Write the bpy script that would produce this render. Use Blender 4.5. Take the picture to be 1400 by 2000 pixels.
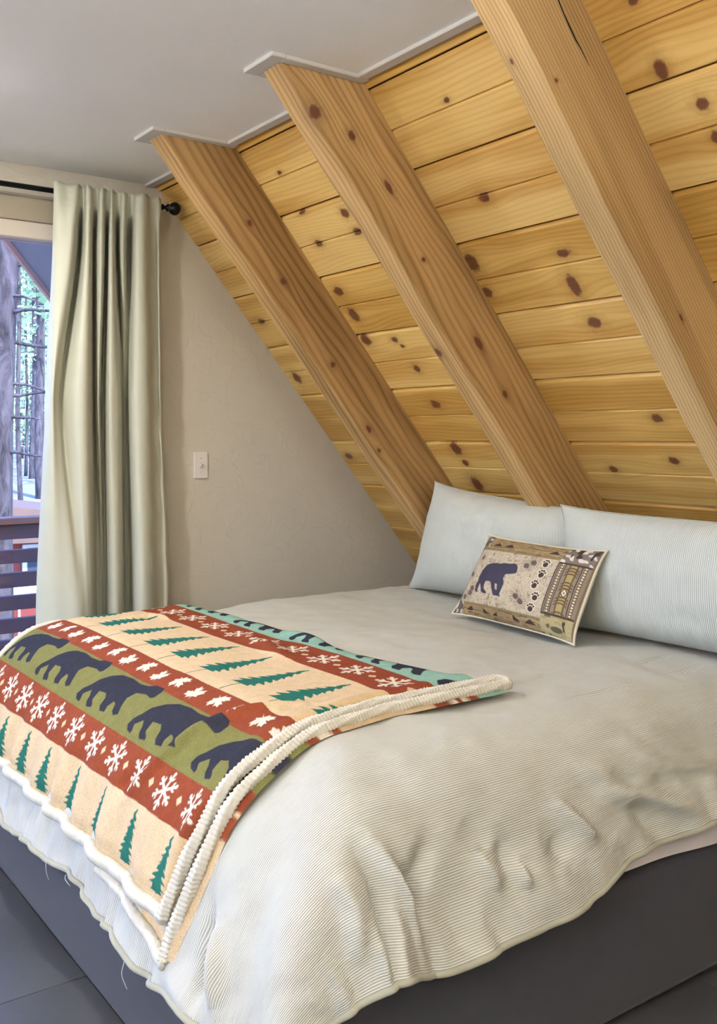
import bpy, bmesh, math, random
import numpy as np
from mathutils import Vector

for o in list(bpy.data.objects):
    bpy.data.objects.remove(o, do_unlink=True)
SC = bpy.context.scene
COL = SC.collection

# ------------------------------------------------------------------ camera, world, sun, exposure
CAM_H = 1.33
F_PX, HORIZON, YAW = 1900.85, 854.53, 0.6238
cam_d = bpy.data.cameras.new('camera')
cam_d.sensor_fit = 'HORIZONTAL'
cam_d.sensor_width = 36.0
cam_d.lens = F_PX / 1400.0 * 36.0
cam_d.shift_y = -(1000.0 - HORIZON) / 1400.0
cam_d.clip_start = 0.05
cam_d.clip_end = 400
cam = bpy.data.objects.new('camera', cam_d)
COL.objects.link(cam)
cam.location = (0, 0, CAM_H)
cam.rotation_euler = (math.pi / 2, 0, -YAW)
SC.camera = cam

world = bpy.data.worlds.new('sky')
SC.world = world
world.use_nodes = True
wn = world.node_tree
wn.nodes.clear()
w_out = wn.nodes.new('ShaderNodeOutputWorld')
w_bg = wn.nodes.new('ShaderNodeBackground')
w_sky = wn.nodes.new('ShaderNodeTexSky')
w_sky.sky_type = 'NISHITA'
w_sky.sun_disc = False
w_sky.sun_elevation = math.radians(48)
w_sky.sun_rotation = math.radians(180)
w_sky.air_density = 1.0
w_sky.dust_density = 0.6
w_sky.ozone_density = 2.0
w_tint = wn.nodes.new('ShaderNodeMixRGB')
w_tint.blend_type = 'MULTIPLY'
w_tint.inputs[0].default_value = 1.0
w_tint.inputs[2].default_value = (0.68, 0.88, 1.45, 1)      # indoor white balance: daylight reads blue
wn.links.new(w_sky.outputs[0], w_tint.inputs[1])
wn.links.new(w_tint.outputs[0], w_bg.inputs[0])
w_bg.inputs[1].default_value = 0.95
wn.links.new(w_bg.outputs[0], w_out.inputs[0])

sun_d = bpy.data.lights.new('sun', 'SUN')
sun_d.energy = 9.0
sun_d.angle = math.radians(0.6)
sun_d.color = (0.93, 0.97, 1.0)
sun = bpy.data.objects.new('sun', sun_d)
COL.objects.link(sun)
sun.rotation_euler = Vector((-0.05, 0.80, -0.85)).to_track_quat('-Z', 'Y').to_euler()

SC.view_settings.view_transform = 'Standard'
SC.view_settings.look = 'None'
SC.view_settings.gamma = 1.0
SC.view_settings.use_curve_mapping = False
SC.view_settings.exposure = 0.21

LAMP_STRENGTH = (60.0, 640.0, 5.0)       # over the bed, by the glass door, added fill over open floor
UPLIGHT_W = (95.0, 175.0, 80.0)
LAMP_COLOR = (1.0, 0.98, 0.94)

rng = np.random.default_rng(7)
random.seed(7)

# ------------------------------------------------------------------ measures of the room
Z_CEIL = 2.393
Y_END = 3.84                     # inner face of the end wall
S0, TA = 2.5888, 1.2035          # sloped wall: z = CAM_H + TA * (S0 - x)
ANG = math.atan(TA)
BEAM_D, BEAM_W = 0.2994, 0.091   # horizontal depth and width of the beams
BEAM_Y = (3.1425, 2.3458, 1.5322)
X_TOP = S0 - (Z_CEIL - CAM_H) / TA
SA, CA = math.sin(YAW), math.cos(YAW)


def slope_pt(s, y, depth=0.0):
    """point on the sloped wall, s metres down the slope from the ceiling; depth is measured outwards (away from the room)"""
    x = X_TOP + s * math.cos(ANG)
    z = Z_CEIL - s * math.sin(ANG)
    return (x + depth * math.sin(ANG), y, z + depth * math.cos(ANG))


def ray(px, py):
    a = (px - 700.0) / F_PX
    return np.array([SA + CA * a, CA - SA * a, -(py - HORIZON) / F_PX])


def on_y(px, py, Y):
    v = ray(px, py)
    h = v * (Y / v[1])
    return float(h[0]), float(h[1]), float(h[2] + CAM_H)


def on_s(px, py, off=0.0):
    v = ray(px, py)
    h = v * (TA * (S0 - off) / (v[2] + TA * v[0]))
    return float(h[0]), float(h[1]), float(h[2] + CAM_H)


def at(px, py, t):
    v = ray(px, py) * t
    return float(v[0]), float(v[1]), float(v[2] + CAM_H)


# ------------------------------------------------------------------ small helpers
def lin(c):
    out = []
    for v in c[:3]:
        v = v / 255.0
        out.append(v / 12.92 if v <= 0.04045 else ((v + 0.055) / 1.055) ** 2.4)
    return tuple(out)


def rgba(c):
    return lin(c) + (1.0,)


def tag(o, label=None, cat=None, group=None, kind=None):
    if label:
        o['label'] = label
    if cat:
        o['category'] = cat
    if group:
        o['group'] = group
    if kind:
        o['kind'] = kind
    return o


def empty(name, loc=(0, 0, 0)):
    o = bpy.data.objects.new(name, None)
    o.empty_display_size = 0.1
    COL.objects.link(o)
    o.location = loc
    return o


def link(name, me, mat=None, parent=None):
    o = bpy.data.objects.new(name, me)
    COL.objects.link(o)
    if mat is not None:
        me.materials.append(mat)
    if parent is not None:
        o.parent = parent
        o.matrix_parent_inverse = __import__('mathutils').Matrix.Translation(-Vector(parent.location))
    return o


def mesh_obj(name, verts, faces, mat=None, parent=None, smooth=False):
    me = bpy.data.meshes.new(name)
    me.from_pydata([tuple(map(float, v)) for v in verts], [], faces)
    me.update()
    if smooth:
        me.polygons.foreach_set('use_smooth', [True] * len(me.polygons))
    return link(name, me, mat, parent)


def bm_obj(name, bm, mat=None, parent=None, smooth=False):
    me = bpy.data.meshes.new(name)
    bmesh.ops.recalc_face_normals(bm, faces=bm.faces[:])
    bm.to_mesh(me)
    bm.free()
    if smooth:
        me.polygons.foreach_set('use_smooth', [True] * len(me.polygons))
    return link(name, me, mat, parent)


def add_box(bm, lo, hi, bevel=0.0, seg=1):
    (x0, y0, z0), (x1, y1, z1) = lo, hi
    vs = [bm.verts.new(p) for p in ((x0, y0, z0), (x1, y0, z0), (x1, y1, z0), (x0, y1, z0), (x0, y0, z1), (x1, y0, z1), (x1, y1, z1), (x0, y1, z1))]
    fs = [bm.faces.new([vs[i] for i in q]) for q in ((0, 3, 2, 1), (4, 5, 6, 7), (0, 1, 5, 4), (1, 2, 6, 5), (2, 3, 7, 6), (3, 0, 4, 7))]
    if bevel > 0:
        es = set(e for f in fs for e in f.edges)
        bmesh.ops.bevel(bm, geom=list(es), offset=bevel, segments=seg, affect='EDGES', profile=0.5)
    return bm


def box(name, lo, hi, mat, parent=None, bevel=0.0, seg=1, smooth=False):
    bm = bmesh.new()
    add_box(bm, lo, hi, bevel, seg)
    return bm_obj(name, bm, mat, parent, smooth)


def grid_obj(name, P, mat=None, parent=None, uv=None, col=None, smooth=True, flip=False):
    """P: (n, m, 3) array of positions; uv: (n, m, 2); col: (n, m, 3) linear colours"""
    n, m = P.shape[:2]
    idx = np.arange(n * m).reshape(n, m)
    q = np.stack([idx[:-1, :-1], idx[1:, :-1], idx[1:, 1:], idx[:-1, 1:]], -1).reshape(-1, 4)
    if flip:
        q = q[:, ::-1]
    me = bpy.data.meshes.new(name)
    nf = len(q)
    me.vertices.add(n * m)
    me.vertices.foreach_set('co', np.ascontiguousarray(P, dtype=np.float32).reshape(-1))
    me.loops.add(nf * 4)
    me.loops.foreach_set('vertex_index', np.ascontiguousarray(q, dtype=np.int32).reshape(-1))
    me.polygons.add(nf)
    me.polygons.foreach_set('loop_start', np.arange(0, nf * 4, 4, dtype=np.int32))
    me.polygons.foreach_set('loop_total', np.full(nf, 4, dtype=np.int32))
    me.polygons.foreach_set('use_smooth', np.full(nf, smooth, dtype=bool))
    me.update(calc_edges=True)
    if uv is not None:
        l = me.uv_layers.new(name='UVMap')
        l.data.foreach_set('uv', np.ascontiguousarray(uv.reshape(-1, 2)[q.reshape(-1)], dtype=np.float32).reshape(-1))
    if col is not None:
        a = me.color_attributes.new('print', 'FLOAT_COLOR', 'POINT')
        c = np.ones((n * m, 4), dtype=np.float32)
        c[:, :3] = col.reshape(-1, 3)
        a.data.foreach_set('color', c.reshape(-1))
    me.validate()
    return link(name, me, mat, parent)


def tube_pts(path, rad, seg=12, closed=False, noise=0.0, seed=0, caps=True, flat=1.0, twist=0.0):
    """(verts, faces) of a tube along path (list of 3D points); rad may be a number or a list"""
    P = [Vector(p) for p in path]
    n = len(P)
    r = [rad] * n if isinstance(rad, (int, float)) else list(rad)
    rr = random.Random(seed)
    verts, faces = [], []
    up = Vector((0, 0, 1))
    prev = None
    run = 0.0
    for i in range(n):
        if closed:
            t = P[(i + 1) % n] - P[i - 1]
        else:
            t = P[min(i + 1, n - 1)] - P[max(i - 1, 0)]
        t.normalize()
        if prev is None:
            a = up.cross(t)
            if a.length < 1e-3:
                a = Vector((1, 0, 0)).cross(t)
        else:
            a = prev - t * prev.dot(t)
        a.normalize()
        b = t.cross(a)
        prev = a
        run += (P[i] - P[max(i - 1, 0)]).length
        for k in range(seg):
            th = 2 * math.pi * k / seg
            q = r[i] * (1 + (rr.uniform(-noise, noise) if noise else 0))
            if twist:                                   # plaited, nubbly wool
                q *= 1 + twist * (math.sin(2 * th + run * 350.0) * math.sin(3 * th - run * 300.0))
            verts.append(P[i] + a * (math.cos(th) * q) + b * (math.sin(th) * q * flat))
    m = n if closed else n - 1
    for i in range(m):
        j = (i + 1) % n
        for k in range(seg):
            k2 = (k + 1) % seg
            faces.append((i * seg + k, i * seg + k2, j * seg + k2, j * seg + k))
    if caps and not closed:
        faces.append(tuple(range(seg - 1, -1, -1)))
        faces.append(tuple((n - 1) * seg + k for k in range(seg)))
    return [tuple(v) for v in verts], faces


def tube(name, path, rad, mat, parent=None, seg=12, closed=False, noise=0.0, seed=0, flat=1.0, twist=0.0):
    v, f = tube_pts(path, rad, seg, closed, noise, seed, True, flat, twist)
    return mesh_obj(name, v, f, mat, parent, True)


def lathe(name, prof, axis_pt, axis, mat, parent=None, seg=24):
    """prof: [(distance along axis, radius)]"""
    ax = Vector(axis).normalized()
    a = ax.orthogonal().normalized()
    b = ax.cross(a)
    o = Vector(axis_pt)
    verts, faces = [], []
    for d, r in prof:
        for k in range(seg):
            th = 2 * math.pi * k / seg
            verts.append(o + ax * d + (a * math.cos(th) + b * math.sin(th)) * max(r, 1e-4))
    for i in range(len(prof) - 1):
        for k in range(seg):
            k2 = (k + 1) % seg
            faces.append((i * seg + k, i * seg + k2, (i + 1) * seg + k2, (i + 1) * seg + k))
    faces.append(tuple(range(seg - 1, -1, -1)))
    faces.append(tuple((len(prof) - 1) * seg + k for k in range(seg)))
    return mesh_obj(name, verts, faces, mat, parent, True)


def vnoise(x, y, seed=0):
    """smooth value noise in [-1, 1] for arrays"""
    r = np.random.default_rng(seed)
    T = r.uniform(-1, 1, (64, 64))
    xi = np.floor(x).astype(int)
    yi = np.floor(y).astype(int)
    fx = x - xi
    fy = y - yi
    fx = fx * fx * fx * (fx * (fx * 6 - 15) + 10)
    fy = fy * fy * fy * (fy * (fy * 6 - 15) + 10)
    g = lambda i, j: T[i % 64, j % 64]
    return (g(xi, yi) * (1 - fx) + g(xi + 1, yi) * fx) * (1 - fy) + (g(xi, yi + 1) * (1 - fx) + g(xi + 1, yi + 1) * fx) * fy


def sstep(a, b, x):
    t = np.clip((x - a) / (b - a), 0, 1)
    return t * t * (3 - 2 * t)


# ------------------------------------------------------------------ material helpers
class NT:
    def __init__(self, name):
        self.m = bpy.data.materials.new(name)
        self.m.use_nodes = True
        self.t = self.m.node_tree
        self.t.nodes.clear()
        self.out = self.t.nodes.new('ShaderNodeOutputMaterial')
        self.b = self.t.nodes.new('ShaderNodeBsdfPrincipled')
        self.t.links.new(self.b.outputs[0], self.out.inputs[0])
        self.b.inputs['Specular IOR Level'].default_value = 0.3

    def n(self, kind, **kw):
        x = self.t.nodes.new('ShaderNode' + kind)
        for k, v in kw.items():
            setattr(x, k, v)
        return x

    def set(self, sock, v):
        if isinstance(v, bpy.types.NodeSocket):
            self.t.links.new(v, sock)
        elif v is not None:
            if hasattr(sock.default_value, '__len__') and not isinstance(v, (int, float)):
                v = tuple(v)
                sock.default_value = v if len(v) == len(sock.default_value) else v + (1.0,)
            else:
                sock.default_value = v

    def math(self, op, a, b=None, c=None, clamp=False):
        x = self.n('Math', operation=op, use_clamp=clamp)
        self.set(x.inputs[0], a)
        if b is not None:
            self.set(x.inputs[1], b)
        if c is not None:
            self.set(x.inputs[2], c)
        return x.outputs[0]

    def mix(self, f, a, b, blend='MIX'):
        x = self.n('MixRGB', blend_type=blend)
        self.set(x.inputs[0], f)
        self.set(x.inputs[1], a)
        self.set(x.inputs[2], b)
        return x.outputs[0]

    def rng(self, v, a, b, c=0.0, d=1.0, smooth=False):
        x = self.n('MapRange')
        if smooth:
            x.interpolation_type = 'SMOOTHSTEP'
        for i, q in enumerate((v, a, b, c, d)):
            self.set(x.inputs[i], q)
        return x.outputs[0]

    def comb(self, x, y, z=0.0):
        c = self.n('CombineXYZ')
        for i, v in enumerate((x, y, z)):
            self.set(c.inputs[i], v)
        return c.outputs[0]

    def noise(self, vec, scale=1.0, detail=3.0, rough=0.5, dist=0.0):
        x = self.n('TexNoise')
        self.set(x.inputs['Vector'], vec)
        x.inputs['Scale'].default_value = scale
        x.inputs['Detail'].default_value = detail
        x.inputs['Roughness'].default_value = rough
        x.inputs['Distortion'].default_value = dist
        return x.outputs['Fac']

    def obj(self):
        return self.n('TexCoord').outputs['Object']

    def uv(self):
        s = self.n('SeparateXYZ')
        self.t.links.new(self.n('UVMap', uv_map='UVMap').outputs[0], s.inputs[0])
        return s.outputs[0], s.outputs[1]

    def bump(self, h, strength=0.3, dist=0.01):
        x = self.n('Bump')
        x.inputs['Strength'].default_value = strength
        x.inputs['Distance'].default_value = dist
        self.set(x.inputs['Height'], h)
        self.set(self.b.inputs['Normal'], x.outputs[0])
        return x.outputs[0]

    def color(self, c):
        self.set(self.b.inputs['Base Color'], c)

    def rough(self, r):
        self.set(self.b.inputs['Roughness'], r)


def simple(name, c, rough=0.6, var=0.08, scale=30.0, bump=0.0, spec=0.3, metal=0.0, bscale=None):
    k = NT(name)
    v = k.obj()
    f = k.noise(v, scale, 4.0, 0.6)
    c0 = lin(c)
    lo = tuple(x * (1 - var) for x in c0)
    hi = tuple(min(1.0, x * (1 + var)) for x in c0)
    k.color(k.mix(f, lo + (1,), hi + (1,)))
    k.rough(rough)
    k.b.inputs['Specular IOR Level'].default_value = spec
    k.b.inputs['Metallic'].default_value = metal
    if bump:
        k.bump(k.noise(v, bscale or scale, 3.0, 0.6), bump, 0.004)
    return k.m


def plaster(name, c, strength=0.5, scale=7.0):
    k = NT(name)
    v = k.obj()
    f = k.noise(v, 3.0, 3.0, 0.5)
    c0 = lin(c)
    k.color(k.mix(f, tuple(x * 0.96 for x in c0) + (1,), tuple(min(1, x * 1.04) for x in c0) + (1,)))
    k.rough(0.75)
    k.b.inputs['Specular IOR Level'].default_value = 0.2
    a = k.noise(v, scale, 5.0, 0.55, 1.2)
    ridge = k.rng(a, 0.50, 0.56, 0.0, 1.0, True)          # flat trowelled islands with soft edges
    fine = k.noise(v, 60.0, 2.0, 0.5)
    k.bump(k.math('ADD', k.math('MULTIPLY', ridge, 0.6), k.math('MULTIPLY', fine, 0.25)), strength, 0.004)
    return k.m


def wood(name, dark, light, knots=(), seed=0.0, rings=55.0, warp=0.05, fine=0.5, knot_col=(84, 48, 36), rough=0.42, streak=0.5, ringw=0.45):
    """flat-sawn timber; UV in metres, u along the grain, v across; knots: (u, v, half length, half width)"""
    k = NT(name)
    u, v = k.uv()
    V = v
    wobble = k.rng(k.noise(k.comb(u, v, seed), 60.0, 2.0, 0.5), 0.25, 0.75, 0.55, 1.5)
    kn = None
    halo = None
    for (ku, kv, ru, rv) in knots:
        du = k.math('DIVIDE', k.math('SUBTRACT', u, ku), ru)
        dv = k.math('DIVIDE', k.math('SUBTRACT', v, kv), rv)
        r2 = k.math('ADD', k.math('MULTIPLY', du, du), k.math('MULTIPLY', dv, dv))
        r2 = k.math('MULTIPLY', r2, wobble)
        mk = k.rng(r2, 0.40, 1.30, 1.0, 0.0, True)
        du2 = k.math('MULTIPLY', du, 0.45)
        e = k.math('EXPONENT', k.math('MULTIPLY', k.math('ADD', k.math('MULTIPLY', du2, du2), k.math('MULTIPLY', dv, dv)), -0.22))
        V = k.math('SUBTRACT', V, k.math('MULTIPLY', k.math('MULTIPLY', k.math('SUBTRACT', v, kv), 0.75), e))
        hl = k.math('EXPONENT', k.math('MULTIPLY', r2, -0.35))
        kn = mk if kn is None else k.math('MAXIMUM', kn, mk)
        halo = hl if halo is None else k.math('MAXIMUM', halo, hl)
    big = k.noise(k.comb(k.math('MULTIPLY', u, 1.3), k.math('MULTIPLY', V, 5.0), seed), 1.0, 2.0, 0.45)
    h = k.math('ADD', k.math('MULTIPLY', V, rings), k.math('MULTIPLY', big, warp * 200.0))
    ring = k.math('SINE', k.math('MULTIPLY', h, 6.2832))
    ring = k.math('POWER', k.rng(ring, -1, 1, 0, 1), 2.2)
    fib = k.noise(k.comb(k.math('MULTIPLY', u, 6.0), k.math('MULTIPLY', V, 330.0), seed + 3.1), 1.0, 3.0, 0.6)
    st = k.noise(k.comb(k.math('MULTIPLY', u, 0.9), k.math('MULTIPLY', V, 11.0), seed + 9.7), 1.0, 2.0, 0.5)
    st = k.rng(st, 0.40, 0.60, 0.0, 1.0, True)
    f = k.math('ADD', k.math('MULTIPLY', ring, ringw), k.math('MULTIPLY', k.math('SUBTRACT', fib, 0.5), fine))
    f = k.math('ADD', f, k.math('MULTIPLY', st, streak), clamp=True)
    c = k.mix(f, rgba(light), rgba(dark))
    if kn is not None:
        c = k.mix(k.math('MULTIPLY', halo, 0.55), c, k.mix(0.55, rgba(dark), rgba(knot_col)))
        inner = k.mix(fib, rgba(knot_col), rgba(tuple(min(255, q * 1.5) for q in knot_col)))
        c = k.mix(k.math('MULTIPLY', kn, 0.92), c, inner)
    k.color(c)
    k.rough(rough)
    k.b.inputs['Specular IOR Level'].default_value = 0.35
    k.bump(k.math('ADD', k.math('MULTIPLY', fib, 0.5), k.math('MULTIPLY', ring, 0.4)), 0.25, 0.002)
    return k.m


# ------------------------------------------------------------------ shared materials
M = {}
M['ceiling'] = plaster('ceiling_paint', (246, 245, 242), 0.10, 5.0)
M['wall'] = plaster('wall_plaster', (204, 196, 180), 0.34, 10.0)
M['white_trim'] = simple('white_trim_paint', (206, 202, 196), 0.5, 0.03, 20)
M['frame'] = simple('door_frame_vinyl', (196, 184, 168), 0.45, 0.03, 10)
M['casing'] = simple('painted_casing', (158, 146, 126), 0.6, 0.04, 15)
M['black_metal'] = simple('black_metal', (26, 26, 29), 0.35, 0.1, 40, spec=0.5, metal=0.6)
M['plastic'] = simple('white_plastic', (228, 222, 214), 0.35, 0.02, 20, spec=0.5)
M['screw'] = simple('painted_screw', (205, 198, 190), 0.35, 0.02, 20, spec=0.5)


def fabric_plain(name, c, rough=0.9, var=0.1, weave=900.0, bump=0.25, sheen=0.2):
    k = NT(name)
    v = k.obj()
    f = k.noise(v, 22.0, 4.0, 0.6)
    c0 = lin(c)
    k.color(k.mix(f, tuple(x * (1 - var) for x in c0) + (1,), tuple(min(1, x * (1 + var)) for x in c0) + (1,)))
    k.rough(rough)
    k.b.inputs['Specular IOR Level'].default_value = 0.15
    k.b.inputs['Sheen Weight'].default_value = sheen
    k.bump(k.noise(v, weave, 2.0, 0.5), bump, 0.001)
    return k.m


def corduroy(name, ridge, groove, pitch, bump=0.6):
    k = NT(name)
    u, v = k.uv()
    o = k.obj()
    wob = k.math('MULTIPLY', k.noise(o, 9.0, 2.0, 0.5), 0.8)
    s = k.math('SINE', k.math('ADD', k.math('MULTIPLY', v, 6.2832 / pitch), wob))
    r = k.rng(s, -0.75, 0.75, 0.0, 1.0, True)
    fuzz = k.noise(o, 700.0, 2.0, 0.6)
    wear = k.noise(o, 14.0, 3.0, 0.6)
    f = k.math('ADD', r, k.math('MULTIPLY', k.math('SUBTRACT', fuzz, 0.5), 0.7))
    f = k.math('ADD', f, k.math('MULTIPLY', k.math('SUBTRACT', wear, 0.5), 0.5), clamp=True)
    k.color(k.mix(f, rgba(groove), rgba(ridge)))
    k.rough(0.92)
    k.b.inputs['Specular IOR Level'].default_value = 0.12
    k.b.inputs['Sheen Weight'].default_value = 0.08
    k.bump(k.math('ADD', k.math('MULTIPLY', r, 1.0), k.math('MULTIPLY', fuzz, 0.25)), bump, 0.0013)
    return k.m


def printed(name, rough=0.95, fuzz_scale=420.0, fuzz=0.28, bump=0.5):
    """cloth whose dyed print is stored per vertex"""
    k = NT(name)
    a = k.n('VertexColor', layer_name='print')
    o = k.obj()
    f = k.noise(o, fuzz_scale, 2.0, 0.6)
    g = k.noise(o, 35.0, 3.0, 0.6)
    m = k.math('ADD', k.rng(f, 0.25, 0.75, 1 - fuzz, 1 + fuzz), k.rng(g, 0.3, 0.7, -0.07, 0.07))
    k.color(k.mix(1.0, a.outputs[0], k.comb(m, m, m), 'MULTIPLY'))
    k.rough(rough)
    k.b.inputs['Specular IOR Level'].default_value = 0.03
    k.b.inputs['Sheen Weight'].default_value = 0.0
    k.bump(f, bump, 0.0015)
    return k.m


M['duvet'] = corduroy('corduroy_duvet', (213, 212, 205), (158, 156, 143), 0.0047)
M['pillow'] = corduroy('corduroy_pillow', (211, 213, 206), (170, 171, 160), 0.0055)
M['hem'] = fabric_plain('hem_binding', (158, 155, 138), 0.9, 0.08)
M['fleece'] = printed('printed_fleece')
M['tapestry'] = printed('woven_tapestry', 0.85, 900.0, 0.3, 0.4)
M['sherpa'] = fabric_plain('sherpa_wool', (202, 196, 181), 0.95, 0.16, 240.0, 1.0, 0.1)
M['sheet'] = fabric_plain('white_sheet', (214, 208, 210), 0.85, 0.03)
M['base'] = fabric_plain('charcoal_upholstery', (60, 60, 66), 0.9, 0.12, 700.0, 0.4, 0.1)
M['curtain'] = fabric_plain('sage_curtain', (188, 187, 168), 0.55, 0.03, 1200.0, 0.08, 0.12)
M['cream_cloth'] = fabric_plain('cream_backing', (205, 196, 172), 0.9, 0.06)
M['thread'] = simple('loose_thread', (206, 202, 196), 0.8, 0.05)
M['rubber'] = simple('black_rubber', (20, 20, 20), 0.7, 0.1)


# ================================================================== ROOM SHELL
floor_m = simple('floor_subfloor', (40, 40, 42), 0.8, 0.1, 12)
floor = box('floor', (-2.7, -2.3, -0.12), (3.75, Y_END + 0.1, -0.004), floor_m)
tag(floor, kind='structure')


def tile_mat(name, c, seed):
    k = NT(name)
    o = k.obj()
    a = k.noise(o, 3.2, 5.0, 0.6, 0.6)
    b = k.noise(o, 40.0, 4.0, 0.7)
    c0 = lin(c)
    k.color(k.mix(k.math('ADD', k.math('MULTIPLY', a, 0.7), k.math('MULTIPLY', b, 0.3)), tuple(x * 0.55 for x in c0) + (1,), tuple(x * 1.5 for x in c0) + (1,)))
    k.rough(k.rng(a, 0.3, 0.7, 0.32, 0.5))
    k.b.inputs['Specular IOR Level'].default_value = 0.5
    k.bump(k.math('ADD', a, k.math('MULTIPLY', b, 0.3)), 0.25, 0.004)
    return k.m


M['tile'] = tile_mat('slate_tile', (70, 70, 72), 0)
TW, TL = 0.61, 0.61
bm = bmesh.new()
add_box(bm, (0.0015, 0.0015, -0.006), (TW - 0.0015, TL - 0.0015, 0.0), 0.0008)
tile0 = bm_obj('tile', bm, M['tile'], floor)
first = True
for i in range(-2, 5):
    for j in range(-1, 6):
        x0_, y0_ = 0.25 + i * TW, 0.515 + j * TL
        if y0_ + TL > Y_END + 0.1 or (i >= 1 and j >= 2 and x0_ > 0.9):      # under the bed nobody sees the floor
            continue
        o = tile0 if first else tile0.copy()
        if not first:
            COL.objects.link(o)
        first = False
        o.location = (x0_, y0_, 0)

# end wall with the opening of the glass door
DX0, DX1, DZ1 = -0.75, 1.52, 2.172
bm = bmesh.new()
add_box(bm, (-2.7, Y_END, 0), (DX0, Y_END + 0.1, Z_CEIL + 0.1))
add_box(bm, (DX1, Y_END, 0), (3.7, Y_END + 0.1, Z_CEIL + 0.1))
add_box(bm, (DX0, Y_END, DZ1), (DX1, Y_END + 0.1, Z_CEIL + 0.1))
wall_end = bm_obj('wall_end', bm, M['wall'])
tag(wall_end, kind='structure')
bm = bmesh.new()
WY0, WY1 = 0.9, 3.6
add_box(bm, (-2.8, -2.3, 0), (-2.7, WY0, Z_CEIL))
add_box(bm, (-2.8, WY1, 0), (-2.7, Y_END, Z_CEIL))
add_box(bm, (-2.8, WY0, 0), (-2.7, WY1, 0.12))
add_box(bm, (-2.8, WY0, 2.25), (-2.7, WY1, Z_CEIL))
tag(bm_obj('wall_left', bm, M['wall']), kind='structure')
tag(box('wall_back', (-2.8, -2.4, 0), (3.7, -2.3, Z_CEIL), M['wall']), kind='structure')
tag(box('ceiling', (-2.8, -2.4, Z_CEIL), (X_TOP + 0.12, Y_END + 0.1, Z_CEIL + 0.1), M['ceiling']), kind='structure')

# sloped wall: backing and pine boards
M['backing'] = simple('roof_backing', (48, 34, 22), 0.9, 0.1)
bk = [slope_pt(-0.35, -2.4, 0.028), slope_pt(3.3, -2.4, 0.028), slope_pt(3.3, Y_END + 0.1, 0.028), slope_pt(-0.35, Y_END + 0.1, 0.028)]
bk += [slope_pt(-0.35, -2.4, 0.08), slope_pt(3.3, -2.4, 0.08), slope_pt(3.3, Y_END + 0.1, 0.08), slope_pt(-0.35, Y_END + 0.1, 0.08)]
wall_right = mesh_obj('wall_right', bk, [(0, 1, 2, 3), (7, 6, 5, 4), (0, 4, 5, 1), (1, 5, 6, 2), (2, 6, 7, 3), (3, 7, 4, 0)], M['backing'])
tag(wall_right, kind='structure')

JOINT0, PITCH = 0.031, 0.2747
KNOT_PX = [  # x, y, half width, half height in the photograph, on the boards
    (872, 196, 7, 6), (945, 386, 12, 11), (1100, 495, 14, 9), (1121, 558, 12, 27), (1160, 630, 15, 12), (1283, 817, 11, 9), (1316, 900, 11, 7), (1198, 917, 8, 7),
    (921, 514, 16, 20), (951, 571, 10, 12), (546, 337, 5, 5), (673, 416, 8, 11), (698, 452, 9, 9), (622, 475, 8, 8), (589, 415, 8, 5), (661, 569, 11, 10),
    (691, 615, 9, 15), (714, 664, 15, 12), (771, 664, 6, 6), (786, 676, 4, 4), (814, 720, 6, 8), (851, 790, 9, 8), (890, 876, 10, 13), (909, 904, 6, 6), (932, 946, 12, 18),
    (510, 628, 7, 6), (580, 738, 11, 11), (681, 891, 7, 6), (1236, 2, 12, 10), (1291, 137, 15, 25), (1371, 204, 14, 15), (1398, 268, 10, 14), (1215, 690, 0, 0)]
knots_of = {}
for (px, py, hw, hh) in KNOT_PX:
    if hw == 0:
        continue
    p = on_s(px, py)
    s = (Z_CEIL - p[2]) / math.sin(ANG)
    i = int(math.floor((s - JOINT0) / PITCH))
    dx = abs(on_s(px + hw, py)[1] - p[1])
    dz = abs(on_s(px, py + hh)[2] - p[2]) / math.sin(ANG)
    knots_of.setdefault(i, []).append((p[1], s, max(0.008, min(dx, 0.03)), max(0.008, min(dz, 0.04))))
PINE = [((178, 126, 50), (230, 192, 118)), ((192, 138, 60), (234, 198, 126)), ((180, 128, 48), (228, 188, 110)), ((190, 136, 58), (234, 196, 120)),
        ((172, 120, 44), (224, 182, 104)), ((186, 132, 54), (230, 192, 116)), ((180, 126, 48), (226, 186, 108)), ((168, 116, 42), (216, 172, 92))]
Y_B0, Y_B1 = -2.29, Y_END - 0.0005
for i in range(-1, 12):
    s0 = JOINT0 + i * PITCH
    s1 = s0 + PITCH
    s0c = max(s0, 0.0)
    sc = (s0 + s1) / 2
    g = 0.0025
    prof = [(s0c + g, 0.02), (s0c + g, 0.010), (s0c + g + (0.0095 if i >= 0 else 0.0), 0.0)]
    if i >= 0:
        prof += [(sc - 0.0035, 0.0), (sc - 0.0015, 0.0075), (sc + 0.0005, 0.0075), (sc + 0.0065, 0.0)]
    prof += [(s1 - g - 0.004, 0.0), (s1 - g, 0.006), (s1 - g, 0.02)]
    vs = [slope_pt(s, y, d) for y in (Y_B0, Y_B1) for (s, d) in prof]
    n = len(prof)
    fs = [(k, k + 1, n + k + 1, n + k) for k in range(n - 1)] + [(n - 1, 0, n, 2 * n - 1), tuple(range(n - 1, -1, -1)), tuple(range(n, 2 * n))]
    dk, lt = PINE[i % len(PINE)]
    mat = wood('pine_board_wood', dk, lt, knots_of.get(i, ()), seed=i * 7.3 + 1.7, rings=60.0, warp=0.030, fine=0.45, streak=0.55, rough=0.34, ringw=0.22)
    me = bpy.data.meshes.new('board')
    me.from_pydata(vs, [], fs)
    me.update()
    uvl = me.uv_layers.new(name='UVMap')
    flatuv = [(y, s) for y in (Y_B0, Y_B1) for (s, d) in prof]
    for lp in me.loops:
        uvl.data[lp.index].uv = flatuv[lp.vertex_index]
    b = link('board', me, mat, wall_right)

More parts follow.
